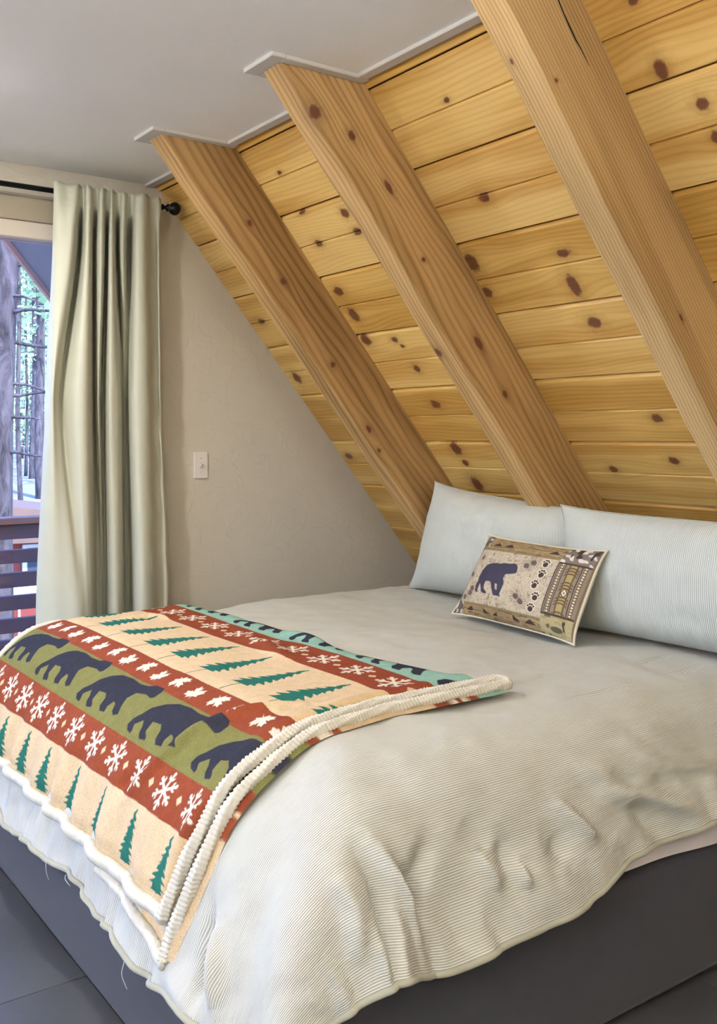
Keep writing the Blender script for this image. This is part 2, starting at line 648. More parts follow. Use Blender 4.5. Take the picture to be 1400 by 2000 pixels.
# white trim round the beams and along the head of the sloped wall
TRW, TRT = 0.036, 0.011
tn = 0


def trim(lo, hi):
    global tn
    tn += 1
    tag(box('trim_%d' % tn, lo, hi, M['white_trim'], None, 0.002), kind='structure')


edges = [(-2.3, BEAM_Y[2])] + [(BEAM_Y[2] + BEAM_W, BEAM_Y[1]), (BEAM_Y[1] + BEAM_W, BEAM_Y[0]), (BEAM_Y[0] + BEAM_W, Y_END)]
for (a, b) in edges:
    trim((X_TOP - TRW - 0.012, a + (TRW if a > -2 else 0), Z_CEIL - TRT), (X_TOP - 0.012, b - (TRW if b < Y_END else 0), Z_CEIL + 0.002))
for by in BEAM_Y:
    xb = X_TOP - BEAM_D
    trim((xb + 0.010, by - TRW, Z_CEIL - TRT), (X_TOP - 0.004, by - 0.001, Z_CEIL + 0.002))
    trim((xb + 0.010, by + BEAM_W + 0.001, Z_CEIL - TRT), (X_TOP - 0.004, by + BEAM_W + TRW, Z_CEIL + 0.002))
    trim((xb - TRW, by - TRW, Z_CEIL - TRT), (xb + 0.009, by + BEAM_W + TRW, Z_CEIL + 0.002))

# ================================================================== BEAMS
BEAM_KNOTS = {0: [(487, 435, 's', .012, .010), (553, 550, 's', .014, .012), (720, 838, 's', .018, .010), (740, 880, 's', .01, .008), (650, 712, 's', .012, .012)],
              1: [(615, 219, 's', .022, .020), (687, 265, 's', .016, .012), (759, 366, 's', .026, .010), (827, 507, 's', .008, .007), (934, 670, 's', .026, .012), (986, 770, 's', .014, .010), (857, 688, 'u', .018, .014)],
              2: [(1086, 157, 's', .006, .005), (1000, 120, 'u', .008, .004), (1330, 620, 's', .012, .005)]}
BEAM_COL = [((128, 95, 54), (192, 154, 102)), ((138, 104, 58), (204, 166, 112)), ((142, 108, 62), (208, 174, 122))]
BEAM_LABEL = ['thick wooden rafter beam nearest the curtained glass door', 'middle wooden rafter beam rising behind the meeting edges of the two bed pillows', 'largest nearest rafter beam, with a long drying crack near the ceiling']
for bi, by in enumerate(BEAM_Y):
    s_top, s_bot = 0.0, 3.10
    dep = BEAM_D * math.sin(ANG)                       # depth perpendicular to the slope
    kn = []
    for (px, py, side, a, c) in BEAM_KNOTS[bi]:
        if side == 's':
            p = np.array(on_y(px, py, by))
            dperp = ((S0 - p[0]) - (p[2] - CAM_H) / TA) * math.sin(ANG)      # distance in front of the boards
            s = (X_TOP - BEAM_D * 0 - p[0]) * -math.cos(ANG) + (Z_CEIL - p[2]) * math.sin(ANG)
            kn.append((s, dperp, a, c))
        else:
            p = np.array(on_s(px, py, BEAM_D))
            s = (p[0] - X_TOP) * math.cos(ANG) + (Z_CEIL - p[2]) * math.sin(ANG)
            kn.append((s, dep + (p[1] - by), a, c))
    mat = wood('fir_beam_wood', BEAM_COL[bi][0], BEAM_COL[bi][1], kn, seed=bi * 11.3 + 4, rings=(30.0, 44.0, 95.0)[bi], warp=(0.020, 0.028, 0.012)[bi], fine=0.75, rough=0.62, streak=(0.5, 0.35, 0.35)[bi])
    root = empty('rafter_beam', slope_pt(3.0, by + BEAM_W / 2, -dep / 2))
    tag(root, BEAM_LABEL[bi], 'beam', 'exposed rafter beams under the slope')
    # a slightly wavy, worn timber: rings of eight points (bevelled section) along the slope
    n = 90
    P = np.zeros((n, 17, 3))
    UV = np.zeros((n, 17, 2))
    ch = 0.005
    sec = [(0, 0), (0.0, 0.06), (0.0, 0.12), (0, 0.18), (0, dep - ch), (ch * 0.3, dep - ch * 0.3), (ch, dep), (0.03, dep), (0.06, dep), (BEAM_W - ch, dep), (BEAM_W - ch * .3, dep - ch * .3), (BEAM_W, dep - ch), (BEAM_W, 0.16), (BEAM_W, 0.1), (BEAM_W, 0.05), (BEAM_W, 0.02), (BEAM_W, 0)]
    vv = [0.0]
    for q in range(1, 17):
        vv.append(vv[-1] + math.hypot(sec[q][0] - sec[q - 1][0], sec[q][1] - sec[q - 1][1]))
    lr = random.Random(bi + 3)
    ph = [lr.uniform(0, 6) for _ in range(6)]
    for a in range(n):
        s = -0.20 + (s_bot + 0.20) * a / (n - 1)
        for q in range(17):
            oy, od = sec[q]
            w = 0.0012 * math.sin(s * 9 + ph[0]) + 0.0006 * math.sin(s * 23 + ph[1] + q) + 0.0004 * math.sin(s * 47 + ph[2])
            yy = by + oy + (w if 4 <= q <= 11 else 0)
            dd = od + (w * 0.8 if 5 <= q <= 10 else 0)
            top = slope_pt(s, yy, -dd)
            z = top[2]
            if z > Z_CEIL - 0.0005:                    # cut flush with the ceiling
                sl = (z - (Z_CEIL - 0.0005)) / math.sin(ANG)
                top = slope_pt(s + sl, yy, -dd)
            P[a, q] = top
            UV[a, q] = (s, vv[q])
    body = grid_obj('timber', P, mat, root, uv=UV, smooth=False)
    if bi == 2:
        # the long drying crack
        pts = [(1090, 0), (1100, 25), (1112, 52), (1124, 78), (1135, 97), (1150, 128)]
        c = [on_y(x, y, by - 0.0004) for x, y in pts]
        crack = tube('crack', [Vector(q) for q in c], [0.0018, 0.0016, 0.0022, 0.002, 0.0012, 0.0004], M['rubber'], root, 6)
        crack['label'] = 'long dark drying crack'

# ================================================================== GLASS DOOR IN THE END WALL
door = empty('door_1', ((DX0 + DX1) / 2, Y_END, 0))
tag(door, kind='structure')
fz0, fz1 = 2.106, DZ1
box('head_frame', (DX0, Y_END - 0.012, fz0), (DX1, Y_END + 0.085, fz1), M['frame'], door, 0.004)
box('jamb', (DX1 - 0.06, Y_END - 0.012, 0.0), (DX1, Y_END + 0.085, fz0), M['frame'], door, 0.004)
box('jamb', (DX0, Y_END - 0.012, 0.0), (DX0 + 0.06, Y_END + 0.085, fz0), M['frame'], door, 0.004)
box('sill', (DX0 + 0.06, Y_END - 0.005, 0.0), (DX1 - 0.06, Y_END + 0.085, 0.03), M['frame'], door, 0.003)
box('stile', (0.36, Y_END + 0.02, 0.03), (0.43, Y_END + 0.07, fz0), M['frame'], door, 0.004)
k = NT('window_glass')
tr = k.n('BsdfTransparent')
gl = k.n('BsdfGlossy')
gl.inputs['Roughness'].default_value = 0.02
fr = k.n('Fresnel')
fr.inputs[0].default_value = 1.45
mx = k.n('MixShader')
tr.inputs[0].default_value = (0.93, 0.95, 0.97, 1)
k.t.links.new(fr.outputs[0], mx.inputs[0])
k.t.links.new(tr.outputs[0], mx.inputs[1])
k.t.links.new(gl.outputs[0], mx.inputs[2])
k.t.links.new(mx.outputs[0], k.out.inputs[0])
M['glass'] = k.m
box('pane', (0.43, Y_END + 0.042, 0.03), (DX1 - 0.06, Y_END + 0.048, fz0), M['glass'], door)
box('pane', (DX0 + 0.06, Y_END + 0.042, 0.03), (0.36, Y_END + 0.048, fz0), M['glass'], door)
# a wide unseen window, added in the left-hand wall for daylight from that side
win = empty('added_window_1', (-2.75, 1.8, 0.25))
tag(win, kind='structure')
WM = (WY0 + WY1) / 2
for (a, b) in (((-2.79, WY0, 0.12), (-2.69, WY1, 0.18)), ((-2.79, WY0, 2.19), (-2.69, WY1, 2.25)), ((-2.79, WY0, 0.18), (-2.69, WY0 + 0.06, 2.19)), ((-2.79, WY1 - 0.06, 0.18), (-2.69, WY1, 2.19)), ((-2.77, WM - 0.03, 0.18), (-2.71, WM + 0.03, 2.19))):
    box('window_frame', a, b, M['frame'], win, 0.003)
box('pane', (-2.747, WY0 + 0.06, 0.18), (-2.743, WM - 0.03, 2.19), M['glass'], win)
box('pane', (-2.747, WM + 0.03, 0.18), (-2.743, WY1 - 0.06, 2.19), M['glass'], win)
box('head_casing', (DX0 - 0.05, Y_END - 0.018, fz1 + 0.001), (DX1 + 0.02, Y_END - 0.0005, 2.268), M['casing'], door, 0.003)

# ================================================================== CURTAIN ROD AND CURTAIN
Y_ROD = 3.74
rod_z = 2.283
rx1 = on_y(312, 403, Y_ROD)[0]
rod = empty('curtain_rod', (0.4, Y_ROD, rod_z))
tag(rod, 'black metal curtain rod with a turned ball end above the glass door', 'curtain rod')
tube('pole', [(-0.9, Y_ROD, rod_z), (0.3, Y_ROD, rod_z), (rx1 + 0.01, Y_ROD, rod_z)], 0.0105, M['black_metal'], rod, 16)
fin = lathe('finial', [(-0.004, 0.009), (0.0, 0.012), (0.006, 0.0125), (0.008, 0.008), (0.014, 0.0075), (0.02, 0.009), (0.024, 0.015), (0.028, 0.0155), (0.031, 0.011), (0.036, 0.014), (0.042, 0.021), (0.050, 0.026), (0.060, 0.0275), (0.070, 0.025), (0.077, 0.018), (0.082, 0.008), (0.084, 0.001)],
            (rx1 + 0.008, Y_ROD, rod_z), (1, 0, 0), M['black_metal'], rod, 28)
ring_m = simple('pewter', (120, 116, 108), 0.3, 0.05, 40, metal=0.8)
lathe('collar', [(0.0, 0.0165), (0.0018, 0.0172), (0.0036, 0.0165)], (rx1 + 0.036, Y_ROD, rod_z), (1, 0, 0), ring_m, rod, 24)
for bx in (1.60, -0.8):
    br = empty('tmp')
    bpy.data.objects.remove(br)
    bm = bmesh.new()
    add_box(bm, (bx - 0.012, Y_ROD - 0.004, rod_z - 0.022), (bx + 0.012, Y_END - 0.0005, rod_z - 0.011), 0.002)
    add_box(bm, (bx - 0.012, Y_END - 0.006, rod_z - 0.05), (bx + 0.012, Y_END - 0.0005, rod_z + 0.01), 0.002)
    bm_obj('bracket', bm, M['black_metal'], rod)

# key rows: photograph x of each fold at heights y = 392, 480, 780, 1170, with the depth towards the room in cm
FOLDS = [  # (x392, x480, x780, x1170), (d392, d480, d780, d1170)
    ((105, 103, 88, 70), (1, 1, 0, 0)),
    ((113, 112, 96, 84), (2.2, 2.5, 3, 2.0)),
    ((132, 128, 103, 105), (2.4, 3.4, 4.4, 3.6)),
    ((150, 143, 108, 130), (3.0, 3.6, 3.6, 4.6)),
    ((156, 150, 113, 148), (1.2, 1.0, 2.6, 5.2)),
    ((160, 156, 118, 158), (-2.5, -2.5, 0.6, 5.2)),
    ((163, 160, 130, 166), (0.5, 0, 2.2, 4.8)),
    ((170, 168, 152, 174), (3.0, 3.4, 4.6, 4.4)),
    ((180, 178, 172, 181), (2.6, 3.0, 4.4, 3.0)),
    ((184, 182, 180, 186), (-1.5, -1.5, 0.5, -2.5)),
    ((188, 185, 184, 194), (-2.0, -2.2, -2.0, -3.0)),
    ((193, 190, 187, 199), (2.2, 2.0, 0.5, -3.0)),
    ((203, 202, 193, 203), (2.8, 2.8, 1.8, -3.2)),
    ((208, 207, 197, 206), (-1.8, -2.0, -1.6, -3.0)),
    ((211, 210, 203, 209), (-1.5, -1.8, -2.0, -2.0)),
    ((215, 213, 211, 213), (2.0, 2.4, 2.6, 1.5)),
    ((221, 222, 225, 226), (2.4, 2.6, 3.0, 3.2)),
    ((226, 227, 235, 238), (-1.0, -1.2, 1.6, 2.0)),
    ((230, 231, 239, 243), (-2.8, -2.8, -2.0, -2.4)),
    ((236, 234, 243, 248), (1.6, 1.2, -2.6, -3.0)),
    ((246, 243, 246, 253), (2.2, 2.0, -2.6, -3.0)),
    ((251, 249, 249, 258), (-1.4, -1.6, -1.6, -1.6)),
    ((256, 253, 253, 262), (-2.6, -2.6, 1.0, 1.6)),
    ((262, 262, 262, 272), (1.6, 2.0, 3.2, 3.4)),
    ((276, 274, 276, 284), (3.2, 3.2, 3.8, 4.0)),
    ((288, 286, 290, 298), (2.4, 2.6, 3.2, 3.2)),
    ((294, 292, 298, 308), (-0.6, 0.2, 0.8, 1.2)),
    ((303, 302, 306, 318), (-0.4, -0.3, 0.3, 0.6)),
    ((310, 310, 313, 327), (0.5, 0.5, 0.8, 0.9)),
    ((313, 312, 316, 332), (-0.8, -0.6, -0.5, -0.4)),
    ((315, 314, 318, 333), (-3.6, -3.6, -3.6, -3.6)),
]
KY = np.array([392.0, 480.0, 780.0, 1170.0, 1560.0])
kx = np.array([list(f[0]) + [f[0][3] + (f[0][3] - f[0][2]) * 0.25] for f in FOLDS], float)
kd = np.array([list(f[1]) + [f[1][3]] for f in FOLDS], float) * 0.0205
kd = np.where(kd < 0, kd * 1.3, kd)


def pchip(xs, ys, x):
    """monotone-ish smooth interpolation, columns"""
    i = np.clip(np.searchsorted(xs, x) - 1, 0, len(xs) - 2)
    t = (x - xs[i]) / (xs[i + 1] - xs[i])
    t = t * t * (3 - 2 * t) * 0.5 + t * 0.5
    return ys[..., i] * (1 - t) + ys[..., i + 1] * t


nu, nz = 260, 130
z_top, z_bot = 2.312, 0.035
P = np.zeros((nz, nu, 3))
for a in range(nz):
    z = z_top + (z_bot - z_top) * a / (nz - 1)
    t = Y_ROD / ray(220, 500)[1]
    py = HORIZON + (CAM_H - z) * F_PX / t
    py_c = float(np.clip(py, 392, 1560))
    xs = pchip(KY, kx, py_c)
    ds = pchip(KY, kd, py_c)
    # resample the folds smoothly
    tt = np.linspace(0, len(xs) - 1, nu)
    i = np.clip(tt.astype(int), 0, len(xs) - 2)
    f = tt - i

    def cr(v):
        vm = v[np.clip(i - 1, 0, len(v) - 1)]
        v0, v1 = v[i], v[i + 1]
        vp = v[np.clip(i + 2, 0, len(v) - 1)]
        return 0.5 * ((2 * v0) + (-vm + v1) * f + (2 * vm - 5 * v0 + 4 * v1 - vp) * f ** 2 + (-vm + 3 * v0 - 3 * v1 + vp) * f ** 3)
    X = cr(xs)
    Dp = cr(ds)
    # the rod pocket: gathered above the stitching, small flare at the header
    hz = (z_top - z) / 0.085
    if hz < 1:
        Dp = Dp * (0.75 + 0.25 * hz) + 0.004 * math.sin(hz * 3.1)
    keep = 1.0 - float(sstep(0.055, 0.16, z_top - z))       # the cloth passes in front of the rod
    Dp = np.where(Dp < 0.026, Dp + (0.026 + (Dp - 0.026) * 0.10 - Dp) * keep, Dp)
    pinch = math.exp(-((z - (z_top - 0.072)) / 0.012) ** 2)
    Dp = Dp * (1 - 0.25 * pinch)
    av = (X - 700.0) / F_PX
    vx, vy = SA + CA * av, CA - SA * av
    wr = 0.0022 * np.sin(z * 31 + tt * 1.3) * (tt > 25) + 0.003 * np.sin(z * 26 + tt * 2.0) * sstep(24, 27, tt) * (1 if z < 1.5 else 0.3)
    P[a, :, 1] = np.minimum(Y_ROD - 0.013 - Dp - wr + 0.012, Y_END - 0.012)
    P[a, :, 0] = P[a, :, 1] * vx / vy
    P[a, :, 2] = z + 0.004 * np.sin(tt * 2.1) * max(0, 1 - hz * 1.2)
ct = grid_obj('curtain', P, M['curtain'])
md = ct.modifiers.new('thickness', 'SOLIDIFY')
md.thickness = 0.002
tag(ct, 'long sage green curtain drawn aside in deep folds at the glass door', 'curtain')

# ================================================================== LIGHT SWITCH
sx0, _, sz1 = on_y(377.5, 883, Y_END)
sx1, _, sz0 = on_y(404.5, 934, Y_END)
sw = empty('light_switch', ((sx0 + sx1) / 2, Y_END, (sz0 + sz1) / 2))
tag(sw, 'white toggle light switch on the plaster wall beside the curtain', 'light switch')
box('plate', (sx0, Y_END - 0.0075, sz0), (sx1, Y_END - 0.0003, sz1), M['plastic'], sw, 0.003, 2)
cx, cz = (sx0 + sx1) / 2, (sz0 + sz1) / 2
box('toggle_surround', (cx - 0.006, Y_END - 0.0088, cz - 0.013), (cx + 0.006, Y_END - 0.007, cz + 0.013), M['screw'], sw, 0.0008)
tg = [(cx - 0.0045, Y_END - 0.008, cz + 0.002), (cx + 0.0045, Y_END - 0.008, cz + 0.002), (cx + 0.0045, Y_END - 0.008, cz - 0.010), (cx - 0.0045, Y_END - 0.008, cz - 0.010),
      (cx - 0.0035, Y_END - 0.021, cz + 0.012), (cx + 0.0035, Y_END - 0.021, cz + 0.012), (cx + 0.0035, Y_END - 0.023, cz + 0.005), (cx - 0.0035, Y_END - 0.023, cz + 0.005)]
mesh_obj('toggle', tg, [(0, 1, 2, 3), (7, 6, 5, 4), (0, 4, 5, 1), (1, 5, 6, 2), (2, 6, 7, 3), (3, 7, 4, 0)], M['plastic'], sw)
for dz in (0.030, -0.030):
    lathe('screw', [(0, 0.0034), (0.001, 0.0032), (0.0016, 0.002)], (cx, Y_END - 0.0074, cz + dz), (0, -1, 0), M['screw'], sw, 12)

# ================================================================== CEILING LAMPS
def lit_lens(strength):
    em = bpy.data.materials.new('lit_lens')
    em.use_nodes = True
    em.node_tree.nodes.clear()
    eo = em.node_tree.nodes.new('ShaderNodeOutputMaterial')
    ee = em.node_tree.nodes.new('ShaderNodeEmission')
    ee.inputs[0].default_value = LAMP_COLOR + (1,)
    ee.inputs[1].default_value = strength
    em.node_tree.links.new(ee.outputs[0], eo.inputs[0])
    return em


LAMPS = [((1.06, 1.66), 'recessed round ceiling light over the bed'), ((0.66, 3.0), 'recessed round ceiling light nearest the glass door'),
         ((-1.2, 1.2), 'unseen round ceiling light added as fill over the open floor')]  # the last one is out of view, added as fill light
for ((lx, ly), lb), power in zip(LAMPS, LAMP_STRENGTH):
    lamp = empty('ceiling_light', (lx, ly, Z_CEIL))
    tag(lamp, lb, 'light', 'recessed ceiling lights')
    lathe('trim_ring', [(0, 0.085), (0.006, 0.083), (0.009, 0.066), (0.004, 0.060)], (lx, ly, Z_CEIL - 0.0005), (0, 0, -1), M['white_trim'], lamp, 32)
    lathe('lens', [(0.0, 0.060), (0.006, 0.059), (0.012, 0.045), (0.014, 0.0)] if ly > 2 else [(0.0, 0.060), (0.012, 0.060), (0.030, 0.052), (0.044, 0.032), (0.050, 0.0)], (lx, ly, Z_CEIL - 0.001), (0, 0, -1), lit_lens(power), lamp, 32)
# three unseen uplighters, added as fill, wash the ceiling
for ((lx, ly), lb), power in zip((((-1.9, 3.3), 'added fill uplighter in the corner past the glass door'), ((-1.4, 0.1), 'added fill uplighter out on the open floor'), ((0.3, -1.7), 'added fill uplighter behind the viewpoint')), UPLIGHT_W):
    fl = empty('fill_uplighter', (lx, ly, 0))
    tag(fl, lb, 'lamp', 'added fill uplighters')
    lathe('base', [(0, 0.14), (0.015, 0.14), (0.025, 0.03)], (lx, ly, 0.0), (0, 0, 1), M['black_metal'], fl, 28)
    tube('pole', [(lx, ly, 0.02), (lx, ly, 0.9), (lx, ly, 1.70)], 0.012, M['black_metal'], fl, 12)
    lathe('bowl', [(0, 0.02), (0.02, 0.07), (0.06, 0.12), (0.10, 0.15), (0.101, 0.146), (0.065, 0.115), (0.03, 0.06)], (lx, ly, 1.68), (0, 0, 1), M['white_trim'], fl, 32)
    ld = bpy.data.lights.new('uplight', 'AREA')
    ld.shape = 'DISK'
    ld.size = 0.22
    ld.energy = power
    ld.color = LAMP_COLOR
    lo = bpy.data.objects.new('uplight', ld)
    COL.objects.link(lo)
    lo.location = (lx, ly, 1.775)
    lo.rotation_euler = (math.pi, 0, 0)

# ================================================================== BED
BX0, BX1, BY0, BY1 = 0.842, 2.79, 1.440, 3.37
bed = empty('box_bed', ((BX0 + BX1) / 2, (BY0 + BY1) / 2, 0))
tag(bed, 'charcoal upholstered box bed base showing under the duvet', 'bed')
bm = bmesh.new()
add_box(bm, (BX0, BY0, 0.022), (BX1, BY1, 0.325))
bmesh.ops.bevel(bm, geom=[e for e in bm.edges if abs(e.verts[0].co.z - e.verts[1].co.z) > 0.1], offset=0.05, segments=5, affect='EDGES', profile=0.5)
bmesh.ops.bevel(bm, geom=[e for e in bm.edges if abs(e.verts[0].co.z - e.verts[1].co.z) < 0.001 and e.is_manifold and abs(e.link_faces[0].normal.z - e.link_faces[1].normal.z) > 0.5], offset=0.010, segments=2, affect='EDGES', profile=0.5)
bm_obj('upholstery', bm, M['base'], bed, True)
for fx in (BX0 + 0.07, (BX0 + BX1) / 2, BX1 - 0.07):
    for fy in (BY0 + 0.06, BY1 - 0.06):
        lathe('foot', [(0, 0.024), (0.012, 0.026), (0.024, 0.026)], (fx, fy, 0.0), (0, 0, 1), M['rubber'], bed, 16)
tube('piping', [(BX0 + 0.06, BY0 - 0.001, 0.03), (BX0 + 0.5, BY0 - 0.001, 0.03), (BX1 - 0.01, BY0 - 0.001, 0.03)], 0.003, M['base'], bed, 8)

mat_o = empty('mattress', ((BX0 + BX1) / 2, (BY0 + BY1) / 2, 0.325))
tag(mat_o, 'white sheeted mattress peeping out between quilt hem and bed base', 'mattress')
# the loose lower edge of the sheet sags a little along the near side
n = 60
P = np.zeros((n, 5, 3))
for a in range(n):
    x = BX0 + 0.5 + (BX1 - BX0 - 0.52) * a / (n - 1)
    for q in range(5):
        sag = 0.345 + 0.012 * math.sin(x * 4.2) - 0.020 * sstep(1.6, 2.1, x)
        P[a, q] = (x, BY0 + 0.026 - 0.032 * q / 4.0 + 0.004 * math.sin(x * 17), 0.42 + (sag - 0.42) * q / 4.0)
so = grid_obj('sheet_edge', P, M['sheet'], mat_o)

# ---- quilt: a cloth laid over the bed. Flat cloth coordinates (x, y) in metres -> draped position
DUV = dict(XF=.855, YN=1.415, YFAR=3.405, ZT=.690, RX=.33, RY=.25, PH=math.radians(72))
BLK = dict(XF=.835, YN=1.400, YFAR=3.420, ZT=.712, RX=.34, RY=.26, PH=math.radians(71))


def drape(x, y, p):
    XE = p['XF'] + p['RX']
    YE = p['YN'] + p['RY']
    YG = p['YFAR'] - .16
    ex = np.maximum(XE - x, 0)
    e1 = np.maximum(YE - y, 0)
    e2 = np.maximum(y - YG, 0)
    ey = e1 + e2
    d = (ex ** 4 + ey ** 4) ** 0.25 + 1e-9
    Ry = np.where(e2 > 0, .16, p['RY'])
    R = (p['RX'] * ex ** 2 + Ry * ey ** 2) / (ex ** 2 + ey ** 2 + 1e-18)
    R = np.where(d < 1e-8, .3, np.maximum(R, 0.1))
    a = np.clip(d / R, 0, p['PH'])
    e = np.maximum(d - R * p['PH'], 0)
    o = R * np.sin(a) + e * math.cos(p['PH'])
    dn = R * (1 - np.cos(a)) + e * math.sin(p['PH'])
    X = np.maximum(x, XE) - ex / d * o
    Y = np.clip(y, YE, YG) - e1 / d * o + e2 / d * o
    return np.stack([X, Y, p['ZT'] - dn], -1)


def drape_n(x, y, p):
    h = 0.004
    du = drape(x + h, y, p) - drape(x - h, y, p)
    dv = drape(x, y + h, p) - drape(x, y - h, p)
    n = np.cross(du, dv)
    return n / (np.linalg.norm(n, axis=-1, keepdims=True) + 1e-12)


_gx, _gy = np.meshgrid(np.arange(.45, 2.8, .008), np.arange(1.05, 3.45, .008), indexing='ij')


def inv_table(p):
    S = drape(_gx, _gy, p)
    dd = S[..., 0] * SA + S[..., 1] * CA
    rr = S[..., 0] * CA - S[..., 1] * SA
    return 700 + F_PX * rr / dd, HORIZON - F_PX * (S[..., 2] - CAM_H) / dd


T_DUV = inv_table(DUV)
T_BLK = inv_table(BLK)


def flat(px, py, T):
    e = (T[0] - px) ** 2 + (T[1] - py) ** 2
    i = np.unravel_index(np.argmin(e), e.shape)
    return _gx[i], _gy[i]


def ridge(x, y, pts, T, amp, w, asym=0.0, taper=True):
    """soft ridge (amp > 0) or valley along a polyline seen in the photograph"""
    Q = [flat(a, b, T) for a, b in pts]
    out = np.zeros_like(x)
    best = np.full_like(x, 9.0)
    tot = sum(math.hypot(Q[i + 1][0] - Q[i][0], Q[i + 1][1] - Q[i][1]) for i in range(len(Q) - 1)) + 1e-9
    run = 0.0
    tpar = np.zeros_like(x)
    sgn = np.zeros_like(x)
    for i in range(len(Q) - 1):
        ax, ay = Q[i]
        bx, by = Q[i + 1]
        L2 = (bx - ax) ** 2 + (by - ay) ** 2 + 1e-9
        t = np.clip(((x - ax) * (bx - ax) + (y - ay) * (by - ay)) / L2, 0, 1)
        dx, dy = x - (ax + t * (bx - ax)), y - (ay + t * (by - ay))
        d = np.hypot(dx, dy)
        m = d < best
        best = np.where(m, d, best)
        tpar = np.where(m, (run + t * math.sqrt(L2)) / tot, tpar)
        sgn = np.where(m, np.sign((bx - ax) * dy - (by - ay) * dx), sgn)
        run += math.sqrt(L2)
    ww = w * np.where(sgn > 0, 1 + asym, 1 - asym)
    out = amp * np.exp(-(best / ww) ** 2)
    if taper:
        out = out * np.sin(np.clip(tpar, 0.03, 0.97) * math.pi) ** 0.6
    return out


_x, _y = np.meshgrid(np.linspace(0.62, 2.77, 90), np.linspace(1.24, 3.52, 90), indexing='ij')
_P = drape(_x, _y, DUV) - drape_n(_x, _y, DUV) * 0.040
_P[..., 0] = np.maximum(_P[..., 0], BX0 + 0.02)
_P[..., 1] = np.clip(_P[..., 1], BY0 + 0.02, BY1 - 0.01)
_P[..., 2] = np.maximum(_P[..., 2], 0.328)
grid_obj('fitted_sheet', _P, M['sheet'], mat_o)
step = 0.0065
HX, HY = 0.552, 1.172            # hem lines in cloth coordinates
xs = np.arange(HX, 2.775, step)
ys = np.arange(HY, 3.62, step)
GX, GY = np.meshgrid(xs, ys, indexing='ij')
# hem not quite straight
gx = GX - 0.012 * np.sin(GY * 7.3) * sstep(0.75, 0.56, GX) - 0.006 * np.sin(GY * 21) * sstep(0.7, 0.56, GX)
gy = GY - (0.012 * np.sin(GX * 5.1 + 1.0) + 0.006 * np.sin(GX * 17)) * sstep(1.4, 1.18, GY) + 0.058 * sstep(1.35, 2.0, GX) * sstep(1.5, 1.18, GY)
Pd = drape(gx, gy, DUV)
Nd = drape_n(gx, gy, DUV)
hang_f = sstep(0.95, 0.58, GX) * sstep(1.5, 1.85, GY)                     # foot side
hang_n = sstep(1.62, 1.25, GY)                                              # near side
disp = 0.010 * vnoise(GX * 3.1, GY * 2.7, 1) + 0.005 * vnoise(GX * 7, GY * 6, 2) + 0.0022 * vnoise(GX * 16, GY * 19, 3)
# gathers under the blanket at the foot
g1 = np.sin(GY * 62 + 5.0 * vnoise(GY * 6, GX * 5, 5)) * 0.35 + 1.0 * vnoise(GY * 17 + GX * 3, GX * 4, 6)
disp += 0.014 * hang_f * sstep(0.80, 0.62, GX) * g1
# slack lumps of the near side
disp += hang_n * (0.014 * vnoise(GX * 8 + GY * 5, GY * 5 - GX * 2, 8) + 0.008 * vnoise(GX * 17 + GY * 12, GY * 9, 9))
disp += sstep(1.36, 1.19, GY) * (0.006 * vnoise(GX * 30, GY * 6, 10) + 0.010 * vnoise(GX * 13, GY * 3, 11))
FOLD_LIST = [  # photograph polyline, amplitude, width
    ([(700, 1660), (735, 1730), (760, 1830), (770, 1960)], -0.018, 0.020), ([(660, 1700), (690, 1780), (705, 1900)], 0.012, 0.028),
    ([(725, 1640), (790, 1750), (830, 1850)], 0.014, 0.018), ([(780, 1690), (830, 1770)], -0.012, 0.020), ([(840, 1640), (820, 1720), (810, 1790)], -0.014, 0.022),
    ([(930, 1660), (985, 1735)], 0.013, 0.016), ([(1010, 1690), (1030, 1735)], 0.012, 0.012), ([(980, 1640), (1000, 1700)], -0.012, 0.018), ([(1075, 1560), (1150, 1640), (1230, 1690)], 0.014, 0.016),
    ([(1080, 1640), (1110, 1690)], -0.013, 0.026), ([(1150, 1640), (1210, 1680)], -0.012, 0.018), ([(1190, 1560), (1280, 1600), (1370, 1640)], 0.014, 0.020),
    ([(1230, 1590), (1290, 1640)], -0.014, 0.028), ([(1280, 1530), (1340, 1590)], -0.010, 0.024), ([(1300, 1510), (1400, 1530)], 0.010, 0.018),
    ([(1190, 1520), (1260, 1545)], -0.009, 0.018), ([(900, 1600), (960, 1660)], -0.008, 0.030), ([(1130, 1500), (1230, 1540)], 0.006, 0.02),
    ([(418, 1780), (408, 1850), (390, 1960)], -0.022, 0.022), ([(440, 1800), (432, 1900), (420, 1990)], 0.016, 0.022), ([(330, 1900), (370, 1960), (400, 2000)], 0.012, 0.03),
    ([(1240, 1297), (1310, 1282)], -0.006, 0.010), ([(1290, 1312), (1380, 1298)], -0.005, 0.010), ([(1100, 1362), (1180, 1345), (1260, 1335)], -0.005, 0.010), ([(1000, 1330), (1100, 1300)], -0.004, 0.012)]
for pts, amp, w in FOLD_LIST:
    disp += ridge(GX, GY, pts, T_DUV, amp * 1.9, w)
